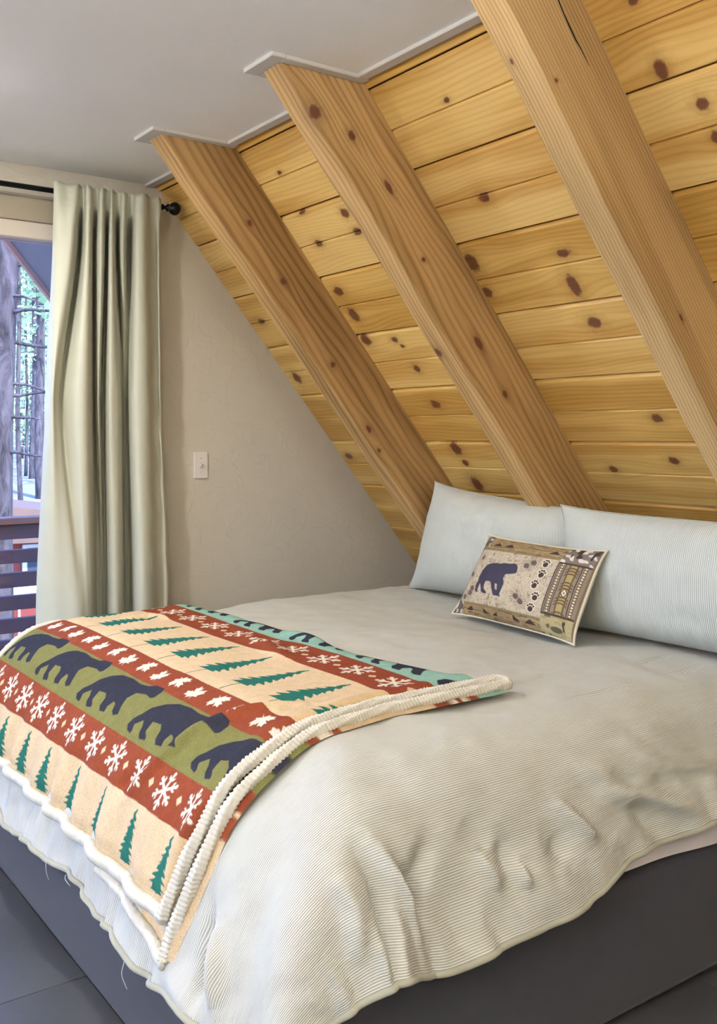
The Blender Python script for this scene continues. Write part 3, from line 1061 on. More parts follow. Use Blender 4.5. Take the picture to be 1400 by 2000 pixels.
# mattress corner: the cloth fans out in two soft folds
ang = np.arctan2(np.maximum(DUV['YN'] + .25 - GY, 0), np.maximum(DUV['XF'] + .33 - GX, 1e-6))
dcor = np.hypot(np.maximum(DUV['YN'] + .25 - GY, 0), np.maximum(DUV['XF'] + .33 - GX, 0))
cm = sstep(0.25, 0.6, dcor) * sstep(0.12, 0.5, ang) * sstep(1.5, 1.1, ang)
disp += cm * 0.022 * np.sin(ang * 11.0 + 0.6)
Pd = Pd + Nd * disp[..., None]
UVd = np.stack([GX, GY], -1)
duvet = empty('duvet', (1.8, 2.4, 0.60))
tag(duvet, 'cream ribbed corduroy duvet spread over the bed and hanging down its sides', 'duvet')
cloth = grid_obj('cover', Pd, M['duvet'], duvet, uv=UVd)
md = cloth.modifiers.new('thickness', 'SOLIDIFY')
md.thickness = 0.012
md.offset = -1.0
# bound hem along foot and near side
hp = [tuple(Pd[0, j] + Nd[0, j] * 0.002) for j in range(Pd.shape[1] - 1, -1, -2)] + [tuple(Pd[i, 0] + Nd[i, 0] * 0.002) for i in range(1, Pd.shape[0], 2)]
tube('hem', hp, 0.0065, M['hem'], duvet, 10)
# loose threads hanging from the foot hem
for (px, py, L) in ((103, 1672, 0.045), (139, 1700, 0.022), (262, 1842, 0.058)):
    j = int(np.argmin((T_DUV[0] - px) ** 2 + (T_DUV[1] - py) ** 2))
    fy = _gy.reshape(-1)[j]
    b = Vector(Pd[0, int((fy - HY) / step)]) + Vector((-0.010, 0, 0.004))
    pts = [b + Vector((-0.004 * math.sin(t * 4), 0.006 * math.sin(t * 5 + px) - 0.012 * t * t, -L * t)) for t in np.linspace(0, 1, 9)]
    tube('loose_thread', pts, 0.0008, M['thread'], duvet, 5)

# ================================================================== THROW BLANKET
CREAM, RUST, OLIVE, NAVY, TEAL = (200, 175, 140), (128, 64, 43), (112, 109, 64), (48, 48, 57), (40, 98, 86)
WHITE, PALE, MUST = (212, 200, 180), (132, 166, 149), (190, 157, 100)
BANDS = [(0.0, CREAM), (0.785, RUST), (0.890, OLIVE), (1.040, RUST), (1.128, CREAM), (1.412, RUST), (1.548, PALE)]
BEAR = np.array([(1.048, 2.308), (1.02, 2.284), (1.004, 2.308), (1.008, 2.34), (1.0, 2.388), (0.976, 2.404), (0.948, 2.388), (0.928, 2.372), (0.92, 2.392), (0.928, 2.412), (0.948, 2.428), (0.952, 2.444), (0.932, 2.452), (0.916, 2.444), (0.912, 2.472), (0.924, 2.488), (0.948, 2.496), (0.96, 2.512), (0.956, 2.552), (0.928, 2.548), (0.916, 2.528), (0.908, 2.524), (0.904, 2.552), (0.916, 2.568), (0.932, 2.576), (0.948, 2.592), (0.928, 2.616), (0.912, 2.604), (0.904, 2.604), (0.908, 2.628), (0.92, 2.644), (0.94, 2.64), (0.96, 2.622), (0.985, 2.608), (1.010, 2.575), (1.028, 2.535), (1.034, 2.48), (1.030, 2.424), (1.034, 2.376), (1.044, 2.352), (1.046, 2.335)])
BEAR = np.stack([2.472 - BEAR[:, 1], BEAR[:, 0] - 0.900], -1)      # (forwards, up), origin at the feet


def inside(px, py, poly):
    r = np.zeros(px.shape, bool)
    n = len(poly)
    for i in range(n):
        x0, y0 = poly[i]
        x1, y1 = poly[(i + 1) % n]
        if y0 == y1:
            continue
        c = (y0 > py) != (y1 > py)
        r ^= c & (px < (x1 - x0) * (py - y0) / (y1 - y0) + x0)
    return r


LEAF_H = [(0, -.62), (.03, -.30), (.34, -.40), (.30, -.26), (.62, -.05), (.52, .02), (.58, .26), (.34, .18), (.30, .26), (.14, .10), (.22, .52), (.10, .46), (0, .72)]
LEAF = np.array(LEAF_H + [(-a, b) for a, b in LEAF_H[-2:0:-1]])


def tree_mask(a, t, half, stem):
    """a: sideways metres, t: 0 at the base, 1 at the tip"""
    f = (t - stem) / (1 - stem)
    w = half * np.clip(1 - f, 0, 1) ** 0.9 * (0.75 + 0.25 * np.minimum(f * 6, 1))
    saw = (f * 8.5 + np.where(a > 0, 0.0, 0.45)) % 1.0
    w = w * (1.0 - 0.55 * saw) + 0.0022
    m = (f > 0) & (f < 1) & (np.abs(a + 0.003 * np.sin(f * 40)) < w)
    return m | ((t > 0) & (f <= 0.4) & (np.abs(a) < 0.0022))


def flake_mask(a, b, R):
    r = np.hypot(a, b)
    th = np.arctan2(a, b)
    s = math.pi / 3
    t = np.abs((th + s / 2) % s - s / 2)
    u_, v_ = r * np.cos(t), r * np.sin(t)
    m = (u_ < R) & (v_ < 0.085 * R)
    m |= (v_ < 0.27 * R) & (np.abs((u_ - 0.52 * R) - v_ * 0.8) < 0.085 * R)
    m |= (np.hypot(u_ - 0.92 * R, v_) < 0.12 * R) | (r < 0.17 * R)
    return m


def paint(x, y):
    """printed colours of the blanket at cloth coordinates x (foot to head), y (near to far)"""
    x = x - 0.010 * (2.5 - y) * sstep(1.6, 1.1, x) * 0 + 0.012 * (y - 2.5) * sstep(1.0, 0.75, x) - 0.022 * (2.4 - y) * sstep(1.1, 1.5, x)
    c = np.zeros(x.shape + (3,))
    for b, colr in BANDS:
        c[x >= b] = lin(colr)
    c[x < 0] = lin(CREAM)

    def put(m, colr):
        c[m] = lin(colr)
    # soft mustard shade woven into the cream bands near their edges
    # low trees
    a = ((y - 1.86 + 0.0925) % 0.185) - 0.0925
    put((x < 0.785) & tree_mask(a + 0.02 * (x - 0.7), (x - 0.655) / 0.118, 0.034, 0.02), TEAL)
    # snowflakes and diamonds
    s = (x > 0.785) & (x < 0.89)
    a = ((y - 1.964 + 0.07) % 0.14) - 0.07
    put(s & flake_mask(a, x - 0.839, 0.044), WHITE)
    a2 = np.abs(((y - 1.964) % 0.14) - 0.07)
    put(s & (a2 / 0.010 + np.abs(x - 0.838) / 0.012 < 1), CREAM)
    # bears
    s = (x > 0.89) & (x < 1.05)
    a = ((2.472 - y + 0.175) % 0.350) - 0.175
    put(s & inside(a, x - 0.900, BEAR), NAVY)
    # maple leaves
    s = (x > 1.045) & (x < 1.128)
    k_ = np.floor((y - 1.78 + 0.0525) / 0.105)
    a = ((y - 1.78 + 0.0525) % 0.105) - 0.0525
    b = x - 1.086 + 0.006 * np.where(k_ % 2 == 0, 1, -1)
    rot = np.where(k_ % 2 == 0, 0.5, -2.2)
    ca, sa = np.cos(rot), np.sin(rot)
    put(s & inside((a * ca - b * sa) / 0.052, (a * sa + b * ca) / 0.052, LEAF), WHITE)
    # tall trees
    a = ((y - 1.785 + 0.0925) % 0.185) - 0.0925
    put((x > 1.128) & (x < 1.412) & tree_mask(a - 0.01, (x - 1.13) / 0.262, 0.060, 0.23), TEAL)
    # upper snowflakes
    s = (x > 1.412) & (x < 1.548)
    a = ((y - 1.928 + 0.0775) % 0.155) - 0.0775
    put(s & flake_mask(a, x - 1.488, 0.050), WHITE)
    a2 = np.abs(((y - 1.928) % 0.155) - 0.0775)
    put(s & (a2 / 0.014 + np.abs(x - 1.478) / 0.012 < 1), CREAM)
    # upper bears, turned over the fold
    s = (x > 1.552)
    a = ((2.38 - y + 0.17) % 0.34) - 0.17
    put(s & inside(a * 1.02, (x - 1.556) * 1.0, BEAR), NAVY)
    # thin cream edge lines
    return c


def paint_aa(x, y, e):
    c = 0
    for dx, dy in ((-.25, -.25), (.25, -.25), (-.25, .25), (.25, .25)):
        c = c + paint(x + dx * e, y + dy * e)
    return c / 4.0


def blk_disp(x, y):
    d = 0.006 * vnoise(x * 4 + 3, y * 3, 21) + 0.0025 * vnoise(x * 11, y * 9, 22)
    lo = sstep(0.92, 0.66, x)
    d = d + lo * (0.0110 * np.sin(y * 36 + 1.2 * vnoise(y * 5, x * 3, 23)) + 0.004 * vnoise(y * 21, x * 6, 24))
    for pts, amp, w in (([(245, 1562), (300, 1500), (380, 1430), (470, 1395), (540, 1385)], 0.013, 0.018), ([(355, 1655), (410, 1575), (465, 1520), (520, 1465)], 0.014, 0.018),
                        ([(225, 1550), (265, 1500)], -0.009, 0.02), ([(440, 1400), (520, 1380), (610, 1372)], 0.008, 0.02), ([(230, 1212), (290, 1205), (340, 1212)], 0.009, 0.02),
                        ([(560, 1290), (520, 1262), (470, 1240)], 0.010, 0.03), ([(640, 1260), (560, 1235)], 0.010, 0.03)):
        d = d + ridge(x, y, pts, T_BLK, amp * 1.5, w)
    return d


blanket = empty('throw_blanket', (1.2, 2.5, 0.70))
tag(blanket, 'folded fleece throw printed with bears, pines, leaves and snowflakes across the bed', 'blanket')
BH = 0.650                                             # foot hem of the upper layer (cloth x)


def y_near(x):
    return np.interp(x, [0.55, 0.66, 0.80, 1.0, 1.2, 1.36, 1.5, 1.8], [1.815, 1.800, 1.765, 1.752, 1.782, 1.815, 1.815, 1.815])


def x_fold(y):
    return np.interp(y, [1.7, 1.80, 1.9, 2.07, 2.24, 2.42, 2.63, 2.95, 3.2, 3.4], [1.735, 1.725, 1.700, 1.665, 1.630, 1.640, 1.652, 1.645, 1.610, 1.575])


Y_FAR_B = 3.352
nx, ny = 520, 720
tx = np.linspace(0, 1, nx)
ty = np.linspace(0, 1, ny)
TX, TY = np.meshgrid(tx, ty, indexing='ij')
yb = 1.8 + (Y_FAR_B - 1.8) * TY
xb = BH + (x_fold(yb) - BH) * TX
yb = y_near(xb) + (Y_FAR_B - y_near(xb)) * TY
up_off = 0.0 + 0.0 * xb
Pb = drape(xb, yb, BLK)
Nb = drape_n(xb, yb, BLK)
dist_near = yb - y_near(xb)
dist_fold = x_fold(yb) - xb
dist_hem = xb - BH
roll = -0.016 * np.exp(-(dist_near / 0.022) ** 2) + 0.008 * np.exp(-((dist_near - 0.055) / 0.03) ** 2)
roll = roll - 0.024 * np.exp(-(dist_fold / 0.016) ** 2) + 0.006 * np.exp(-((dist_fold - 0.06) / 0.04) ** 2)
roll = roll - 0.010 * np.exp(-(dist_hem / 0.02) ** 2)
bd = blk_disp(xb, yb) + roll + 0.004 * sstep(3.0, 3.3, yb)
Pb = Pb + Nb * bd[..., None]
colb = paint_aa(xb, yb, 0.0022)
# mustard toned pile where the cream cloth turns over at the near edge
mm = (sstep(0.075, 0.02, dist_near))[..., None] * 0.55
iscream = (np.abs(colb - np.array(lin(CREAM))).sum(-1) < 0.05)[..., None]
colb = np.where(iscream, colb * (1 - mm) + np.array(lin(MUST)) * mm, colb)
grid_obj('upper_layer', Pb, M['fleece'], blanket, col=colb)
# lower layer: same cloth, folded under; shows as a strip below the edging
nx2, ny2 = 240, 60
tx = np.linspace(0, 1, nx2)
ty = np.linspace(0, 1, ny2)
TX, TY = np.meshgrid(tx, ty, indexing='ij')
def hem2(y):
    return np.interp(y, [1.70, 1.80, 1.95, 2.15], [0.606, 0.612, 0.640, 0.656])


BH2 = 0.612
b2 = hem2(1.74 + (Y_FAR_B - 1.74) * TY ** 1.6)
x2 = b2 + (x_fold(1.8 + (Y_FAR_B - 1.8) * TY) - 0.006 - b2) * TX
y2n = y_near(x2) - 0.070
y2 = y2n + (Y_FAR_B - 0.004 - y2n) * TY ** 1.6
LOW = dict(DUV)
P2 = drape(x2, y2, DUV) + drape_n(x2, y2, DUV) * (0.006 + 0.6 * np.clip(blk_disp(x2, y2), -0.004, 0.02) + 0.010 * np.exp(-((y2 - y2n - 0.022) / 0.02) ** 2))[..., None]
col2 = paint_aa(2.3 - x2 - 0.10, y2 + 0.06, 0.006) * 0 + paint_aa(x2 - 0.06, y2 * 0 + 1.90, 0.004)
grid_obj('lower_layer', P2, M['fleece'], blanket, col=col2)


def edge_path(x, y, p, off):
    x, y = np.asarray(x, float), np.asarray(y, float)
    return [tuple(v) for v in drape(x, y, p) + drape_n(x, y, p) * (np.asarray(off)[..., None] if np.ndim(off) else off)]


xe = np.arange(1.725, BH - 0.012, -0.003)
ye = np.arange(1.80, Y_FAR_B, 0.005)
dsp = blk_disp(xe, y_near(xe))
up1 = edge_path(xe, y_near(xe) - 0.010, BLK, 0.6 * dsp - 0.004 + 0.006)
up2 = edge_path(np.full_like(ye, BH - 0.012), ye, BLK, blk_disp(np.full_like(ye, BH), ye) - 0.004)
xf = np.arange(BH - 0.012, 1.56, 0.005)
up3 = edge_path(xf, np.full_like(xf, Y_FAR_B + 0.006), BLK, blk_disp(xf, np.full_like(xf, Y_FAR_B)) + 0.004)
tube('edging', up1, 0.0132, M['sherpa'], blanket, 18, noise=0.07, seed=3, twist=0.30)
tube('edging', up2, 0.0145, M['sherpa'], blanket, 14, noise=0.10, seed=4)
tube('edging', up3, 0.0120, M['sherpa'], blanket, 12, noise=0.12, seed=5)
xe2 = np.arange(1.73, BH2 - 0.012, -0.003)
low1 = edge_path(xe2, y_near(xe2) - 0.043, DUV, 0.018 + 0.4 * blk_disp(xe2, y_near(xe2)))
yl = np.arange(1.755, 2.15, 0.005)
low2 = edge_path(hem2(yl) - 0.010, yl, DUV, 0.012 + 0.5 * blk_disp(hem2(yl), yl))
tube('edging', low1, 0.0132, M['sherpa'], blanket, 18, noise=0.07, seed=6, twist=0.30)
tube('edging', low2, 0.0130, M['sherpa'], blanket, 14, noise=0.12, seed=7)
# rounded turn of the edging at the fold
a0, a1 = Vector(up1[0]), Vector(low1[0])
mid = (a0 + a1) / 2 + Vector((0.020, -0.004, 0.0))
tube('edging', [a0, a0 * 0.75 + mid * 0.25 + Vector((0.008, 0, 0.002)), mid, a1 * 0.75 + mid * 0.25 + Vector((0.008, 0, -0.002)), a1], 0.013, M['sherpa'], blanket, 14, noise=0.12, seed=8)


# ================================================================== PILLOWS
def pillow_pts(c, thick, n=90, m=60, pinch=0.035, exps=(2.6, 2.6), lump=0.006, seed=0, sag=0.0, edge=0.006):
    """c: four corners bl, br, tr, tl. Returns front and back grids (n, m, 3), bilinear parameters"""
    bl, br, tr, tl = [np.array(q, float) for q in c]
    u, v = np.meshgrid(np.linspace(0, 1, n), np.linspace(0, 1, m), indexing='ij')
    # edges drawn in between the pointed corners
    uc, vc = 2 * u - 1, 2 * v - 1
    uu = u + pinch * np.sign(-uc) * np.abs(uc) ** 3 * (1 - vc ** 4)
    vv = v + pinch * 1.3 * np.sign(-vc) * np.abs(vc) ** 3 * (1 - uc ** 4)
    P = (1 - uu)[..., None] * ((1 - vv)[..., None] * bl + vv[..., None] * tl) + uu[..., None] * ((1 - vv)[..., None] * br + vv[..., None] * tr)
    nrm = np.cross(br - bl, tl - bl)
    nrm = nrm / np.linalg.norm(nrm)
    prof = (np.clip(1 - np.abs(uc) ** exps[0], 0, 1) ** 0.62) * (np.clip(1 - np.abs(vc) ** exps[1], 0, 1) ** 0.62)
    lumpf = lump * (vnoise(u * 5 + seed, v * 4, 31 + seed) + 0.5 * vnoise(u * 11, v * 9 + seed, 41 + seed)) * (0.3 + 0.7 * prof)
    cr = 0.0
    for s_ in range(6):                                 # creases running in from edges
        r = random.Random(seed * 17 + s_)
        a0 = r.random()
        th = r.uniform(-0.5, 0.5)
        dd = (u - a0 - th * v)
        cr = cr - 0.006 * np.exp(-(dd / 0.012) ** 2) * np.exp(-(v / 0.22) ** 2)
    front = P + nrm * (prof * thick + lumpf + cr * prof)[..., None]
    profb = (np.clip(1 - np.abs(uc) ** 7, 0, 1) ** 0.6) * (np.clip(1 - np.abs(vc) ** 5, 0, 1) ** 0.6)
    back = P - nrm * (profb * thick * 0.7)[..., None]
    sagv = -sag * prof * (1 - v)
    front[..., 2] += sagv
    return front, back, u, v, P


def rim(P, nrm_off=0.0):
    n, m = P.shape[:2]
    L = [P[i, 0] for i in range(n)] + [P[n - 1, j] for j in range(1, m)] + [P[i, m - 1] for i in range(n - 2, -1, -1)] + [P[0, j] for j in range(m - 2, 0, -1)]
    return [tuple(q) for q in L]


def pillow(name, c, thick, label, cat, group, mat_f, mat_b, base, col=None, W=0.9, Hh=0.5, n=90, m=60, pinch=0.035, exps=(2.6, 2.6), lump=0.006, seed=0, seam=0.003, sag=0.0, names=('front', 'back', 'seam'), uvrot=False):
    root = empty(name, base)
    tag(root, label, cat, group)
    f, b, u, v, P = pillow_pts(c, thick, n, m, pinch, exps, lump, seed, sag)
    uv = np.stack([v * Hh, u * W], -1)
    grid_obj(names[0], f, mat_f, root, uv=uv, col=None if col is None else col(u, v), flip=True)
    grid_obj(names[1], b, mat_b, root, uv=uv)
    tube(names[2], rim(P), seam, mat_b if mat_b is not M['pillow'] else M['hem'], root, 8, closed=True)
    return root


pillow('bed_pillow', [(2.560, 3.200, .700), (2.55, 2.10, .70), (2.485, 2.16, 1.094), (2.585, 3.055, 1.150)], 0.120,
       'plump ribbed cream bed pillow at the far side, one pointed corner up', 'pillow', 'ribbed cream bed pillows', M['pillow'], M['pillow'], (2.55, 2.7, 0.70), seed=1, pinch=0.030)
pillow('bed_pillow', [(2.475, 2.285, .695), (2.50, 1.20, .695), (2.435, 1.22, 1.100), (2.415, 2.215, 1.108)], 0.105,
       'plump ribbed cream bed pillow nearest the viewer, behind the bear cushion', 'pillow', 'ribbed cream bed pillows', M['pillow'], M['pillow'], (2.49, 1.75, 0.70), seed=2, pinch=0.028)

# ---- bear cushion: woven picture
TAN, BRN, DKB, GRY, SLATE, GOLD, STONE = (156, 138, 106), (100, 80, 60), (68, 56, 53), (134, 122, 108), (66, 63, 78), (160, 142, 98), (184, 171, 150)
PAW = [(0, 0, 0.011)] + [(-0.012, 0.010, 0.0042), (-0.0045, 0.0155, 0.0045), (0.0045, 0.0155, 0.0045), (0.012, 0.010, 0.0042)]
CB = np.array([(0.287, 0.188), (0.287, 0.182), (0.269, 0.177), (0.242, 0.172), (0.238, 0.159), (0.25, 0.14), (0.252, 0.114), (0.25, 0.1), (0.258, 0.093), (0.223, 0.091), (0.215, 0.099), (0.203, 0.115), (0.185, 0.136), (0.169, 0.138), (0.152, 0.137), (0.153, 0.125), (0.16, 0.109), (0.182, 0.098), (0.183, 0.093), (0.166, 0.092), (0.149, 0.097), (0.136, 0.114), (0.125, 0.126), (0.123, 0.112), (0.122, 0.1), (0.132, 0.094), (0.113, 0.092), (0.105, 0.1), (0.101, 0.118), (0.108, 0.132), (0.103, 0.15), (0.106, 0.174), (0.122, 0.196), (0.152, 0.206), (0.187, 0.207), (0.208, 0.212), (0.232, 0.212), (0.25, 0.214), (0.254, 0.217), (0.271, 0.213), (0.282, 0.201)])
CB_GAP = np.array([(0.211, 0.134), (0.223, 0.132), (0.232, 0.111), (0.22, 0.116)])


def cushion_col(u, v):
    W, Hh = 0.60, 0.315
    acc = 0
    for ox, oy in ((-.25, -.25), (.25, -.25), (-.25, .25), (.25, .25)):
        x = u * W * 0.938 + ox * 0.0018
        y = v * Hh + oy * 0.0018
        c = np.zeros(u.shape + (3,))
        c[:] = lin(STONE)

        def put(mk, colr):
            c[mk] = lin(colr)
        # cracked stone ground with growth rings round the bear
        ccx, ccy = 0.200, 0.150
        r = np.hypot((x - ccx) * 0.9, (y - ccy) * 1.15) + 0.004 * vnoise(x * 60, y * 60, 51)
        put(((r * 46) % 1.0 < 0.22) & (r > 0.05), (186, 170, 146))
        n1 = np.abs(vnoise(x * 70, y * 80, 52)) < 0.055
        n2 = np.abs(vnoise(x * 120 + 7, y * 110, 53)) < 0.06
        put(n1 | n2, (140, 122, 104))
        # paw prints
        for (qx, qy) in ((0.390, 0.230), (0.392, 0.192), (0.382, 0.153), (0.400, 0.114), (0.392, 0.074)):
            for i_, (dx, dy, rr_) in enumerate(PAW):
                put(np.hypot(x - qx - dx, (y - qy - dy) * 1.15) < rr_ + 0.0035, (214, 202, 178))
            for i_, (dx, dy, rr_) in enumerate(PAW):
                put(np.hypot(x - qx - dx, (y - qy - dy) * 1.15) < rr_, DKB)
        # pine cones with needles
        for (qx, qy) in ((0.312, 0.215), (0.338, 0.230), (0.317, 0.106), (0.343, 0.091), (0.067, 0.222), (0.079, 0.086), (0.082, 0.104), (0.040, 0.155), (0.048, 0.069)):
            ex, ey = (x - qx), (y - qy)
            th = np.arctan2(ey, ex)
            rr_ = np.hypot(ex, ey)
            put((rr_ < 0.026) & (np.abs(((th * 2.6) % 1.0) - 0.5) < 0.10), (104, 92, 84))
            put(np.hypot(ex * 1.0 + ey * .3, ey * 1.3) < 0.0125, (98, 84, 80))
        # the bear
        put(inside(x, y, CB) & ~inside(x, y, CB_GAP), SLATE)
        # borders
        bark = vnoise(x * 30, y * 260, 54)
        bot, top = y < 0.047, y > 0.259
        put(bot | top, TAN)
        put((bot | top) & (bark > 0.15), (146, 122, 90))
        put((bot | top) & (bark < -0.45), (120, 98, 74))
        tri = np.abs(((x * 14) % 1.0) - 0.5) * 0.05
        put(bot & (y - 0.020 > 0) & (y - 0.020 < 0.018 - tri * 0.9) & (vnoise(x * 14, x * 0, 55) > -0.2), DKB)
        put(top & (y - 0.275 > 0) & (y - 0.275 < 0.016 - tri * 0.8) & (vnoise(x * 14, x * 0 + 3, 56) > 0.0), DKB)
        for yy in (0.047, 0.259):
            put(np.abs(y - yy) < 0.0042, BRN)
            put(np.abs(y - yy) < 0.0014, GOLD)
        left = x < 0.026
        put(left, (150, 138, 124))
        put(left & (np.abs(x - 0.022) < 0.0025), BRN)
        put(left & (vnoise(x * 90, y * 90, 57) > 0.4), DKB)
        # right-hand carved band
        rb = x > 0.437
        xr = (x - 0.437) * 1.085
        put(rb, GRY)
        for xx, w_ in ((0.002, 0.0025), (0.010, 0.0012), (0.034, 0.0018), (0.098, 0.0018), (0.130, 0.003)):
            put(rb & (np.abs(xr - xx) < w_), DKB)
        dots = (np.abs(((y * 105) % 1.0) - 0.5) < 0.28)
        put(rb & (((xr > 0.015) & (xr < 0.028)) | ((xr > 0.104) & (xr < 0.117))), BRN)
        put(rb & (((xr > 0.018) & (xr < 0.025)) | ((xr > 0.107) & (xr < 0.114))) & dots, (214, 200, 168))
        pole = (xr > 0.048) & (xr < 0.086)
        put(pole, GOLD)
        put(pole & (np.abs(xr - 0.052) < 0.003), BRN)
        put(pole & (np.abs(xr - 0.082) < 0.003), BRN)
        for yy in (0.075, 0.125, 0.175, 0.225):
            for o_ in (-0.010, 0.0, 0.010):
                arc = np.abs(y - yy - o_ + 14.0 * (xr - 0.067) ** 2)
                put((xr > 0.042) & (xr < 0.092) & (arc < 0.0026), BRN)
        dia = np.abs(xr - 0.067) / 0.014 + np.abs(y - 0.150) / 0.017
        put(dia < 1, DKB)
        put(dia < 0.72, (220, 210, 190))
        put(dia < 0.35, GRY)
        # corner pictures
        tc = rb & (y > 0.248)
        put(tc, (120, 108, 100))
        put(tc & (vnoise(x * 60 + y * 40, y * 90, 58) > 0.15), (206, 198, 184))
        put(tc & (vnoise(x * 80, y * 50, 59) > 0.45), DKB)
        bc = rb & (y < 0.072)
        put(bc, (164, 152, 116))
        put(bc & (vnoise(x * 40, y * 200, 60) > 0.35), (150, 136, 100))
        put(bc & (np.hypot((xr - 0.070) * 0.8, (y - 0.026) * 1.9) < 0.020), (84, 82, 66))
        put(bc & (np.abs(xr - 0.098 + (y - 0.036) * 0.3) < 0.004) & (y > 0.026) & (y < 0.052), (70, 66, 58))
        put(bc & (np.hypot(xr - 0.096, y - 0.053) < 0.006), (60, 56, 52))
        put(bc & (vnoise(x * 70, y * 60, 61) > 0.35) & (xr < 0.04), (96, 92, 64))
        put(rb & ((np.abs(y - 0.248) < 0.003) | (np.abs(y - 0.072) < 0.003)), DKB)
        put(rb & (xr > 0.127), (120, 100, 78))
        put(rb & (xr > 0.1335), (198, 189, 166))
        cl = (x < 0.055) & ((y > 0.270) | (y < 0.050))
        put(cl, (176, 168, 156))
        put(cl & (vnoise(x * 80, y * 80, 62) > 0.1), (96, 86, 84))
        acc = acc + c
    return acc / 4.0


pillow('bear_cushion', [(2.298, 2.622, .702), (2.250, 2.010, .702), (2.345, 1.962, .985), (2.398, 2.540, .985)], 0.062,
       'small tapestry cushion picturing a walking black bear, propped against the bed pillows', 'cushion', None, M['tapestry'], M['cream_cloth'], (2.30, 2.3, 0.70), col=cushion_col, W=0.60, Hh=0.315, n=340, m=180, pinch=0.030, exps=(2.4, 2.4), lump=0.004, seed=3, seam=0.004, names=('picture_front', 'backing', 'seam'))

# ================================================================== OUTSIDE
M['bark'] = NT('pine_bark').m
kb = NT('pine_bark')
ob = kb.obj()
sp = kb.n('SeparateXYZ')
kb.t.links.new(ob, sp.inputs[0])
bv = kb.comb(kb.math('MULTIPLY', sp.outputs[0], 9.0), kb.math('MULTIPLY', sp.outputs[1], 9.0), kb.math('MULTIPLY', sp.outputs[2], 2.2))
bn = kb.noise(bv, 1.0, 5.0, 0.65, 0.8)
kb.color(kb.mix(kb.rng(bn, 0.35, 0.65), rgba((46, 38, 38)), rgba((108, 96, 94))))
kb.rough(0.95)
kb.bump(bn, 0.8, 0.05)
M['bark'] = kb.m


def needles(name, c):
    m = simple(name, c, 0.8, 0.35, 1.5)
    t = m.node_tree
    bs = [x for x in t.nodes if x.type == 'BSDF_PRINCIPLED'][0]
    ou = [x for x in t.nodes if x.type == 'OUTPUT_MATERIAL'][0]
    tl = t.nodes.new('ShaderNodeBsdfTranslucent')
    mx_ = t.nodes.new('ShaderNodeMixShader')
    t.links.new(bs.inputs['Base Color'].links[0].from_socket, tl.inputs[0])
    mx_.inputs[0].default_value = 0.5
    t.links.new(bs.outputs[0], mx_.inputs[1])
    t.links.new(tl.outputs[0], mx_.inputs[2])
    t.links.new(mx_.outputs[0], ou.inputs[0])
    return m


M['needle'] = needles('pine_needles', (150, 176, 120))
M['needle2'] = needles('sunlit_needles', (190, 206, 150))  # paler copy of the needles, sunlight put into the colour
M['ground'] = simple('forest_floor', (140, 132, 130), 0.95, 0.35, 0.9, 0.5)
M['stain'] = simple('dark_stained_board', (128, 100, 102), 0.75, 0.2, 6, 0.2)
M['redwood'] = simple('weathered_redwood', (186, 130, 108), 0.8, 0.25, 12, 0.2)
M['deck'] = simple('red_stained_deck', (140, 62, 50), 0.75, 0.2, 6)
M['soffit'] = simple('grey_soffit', (120, 108, 104), 0.8, 0.12, 8)
M['redwall'] = simple('red_siding', (150, 66, 52), 0.8, 0.12, 4)
M['whitewood'] = simple('white_window_frame', (226, 226, 226), 0.6, 0.05, 6)
M['winpane'] = simple('dark_window_pane', (70, 76, 84), 0.15, 0.1, 3, spec=0.6)
M['shingle'] = simple('brown_roof', (120, 92, 76), 0.9, 0.2, 5)
M['wire'] = simple('fence_wood', (170, 160, 150), 0.9, 0.2, 3)

# hillside
n, m = 60, 60
P = np.zeros((n, m, 3))
for i in range(n):
    for j in range(m):
        u_ = -18 + 60.0 * i / (n - 1)
        y = 6.2 + 74.0 * (j / (m - 1)) ** 1.5
        t = u_ * 0.0 + y
        z = np.interp(y, [6, 9, 20, 40, 60, 82], [-2.6, -2.2, -0.35, 0.05, 0.5, 2.0])
        P[i, j] = (u_, y, z + 0.12 * math.sin(u_ * 0.5 + y * 0.3) * min(1, (y - 6) / 10))
gr = grid_obj('ground', P, M['ground'], flip=True)
tag(gr, kind='structure')


def ground_z(y):
    return float(np.interp(y, [6, 9, 20, 40, 60, 82], [-2.6, -2.2, -0.35, 0.05, 0.5, 2.0]))


# roof overhang above the deck
ov = [slope_pt(s, y, d) for d in (0.004, 0.10) for (s, y) in ((-0.9, Y_END + 0.11), (3.9, Y_END + 0.11), (3.9, 5.74), (-0.9, 5.74))]
roof = mesh_obj('roof_overhang', ov, [(3, 2, 1, 0), (4, 5, 6, 7), (0, 1, 5, 4), (1, 2, 6, 5), (2, 3, 7, 6), (3, 0, 4, 7)], M['soffit'])
tag(roof, kind='structure')
fb = [slope_pt(s, y, d) for d in (-0.02, 0.12) for (s, y) in ((-0.9, 5.741), (3.9, 5.741), (3.9, 5.78), (-0.9, 5.78))]
mesh_obj('fascia_board', fb, [(3, 2, 1, 0), (4, 5, 6, 7), (0, 1, 5, 4), (1, 2, 6, 5), (2, 3, 7, 6), (3, 0, 4, 7)], M['redwood'], roof)

# deck
deck = box('deck', (-1.2, Y_END + 0.11, -0.16), (3.2, 5.9, -0.06), M['deck'])
tag(deck, kind='structure')
dk0 = None
for i in range(13):
    yb_ = Y_END + 0.12 + i * 0.138
    if dk0 is None:
        bm = bmesh.new()
        add_box(bm, (-1.2, 0, -0.06), (3.2, 0.13, -0.03), 0.003)
        dk0 = bm_obj('plank', bm, M['deck'], deck)
        o = dk0
    else:
        o = dk0.copy()
        COL.objects.link(o)
    o.location = (0, yb_, 0)

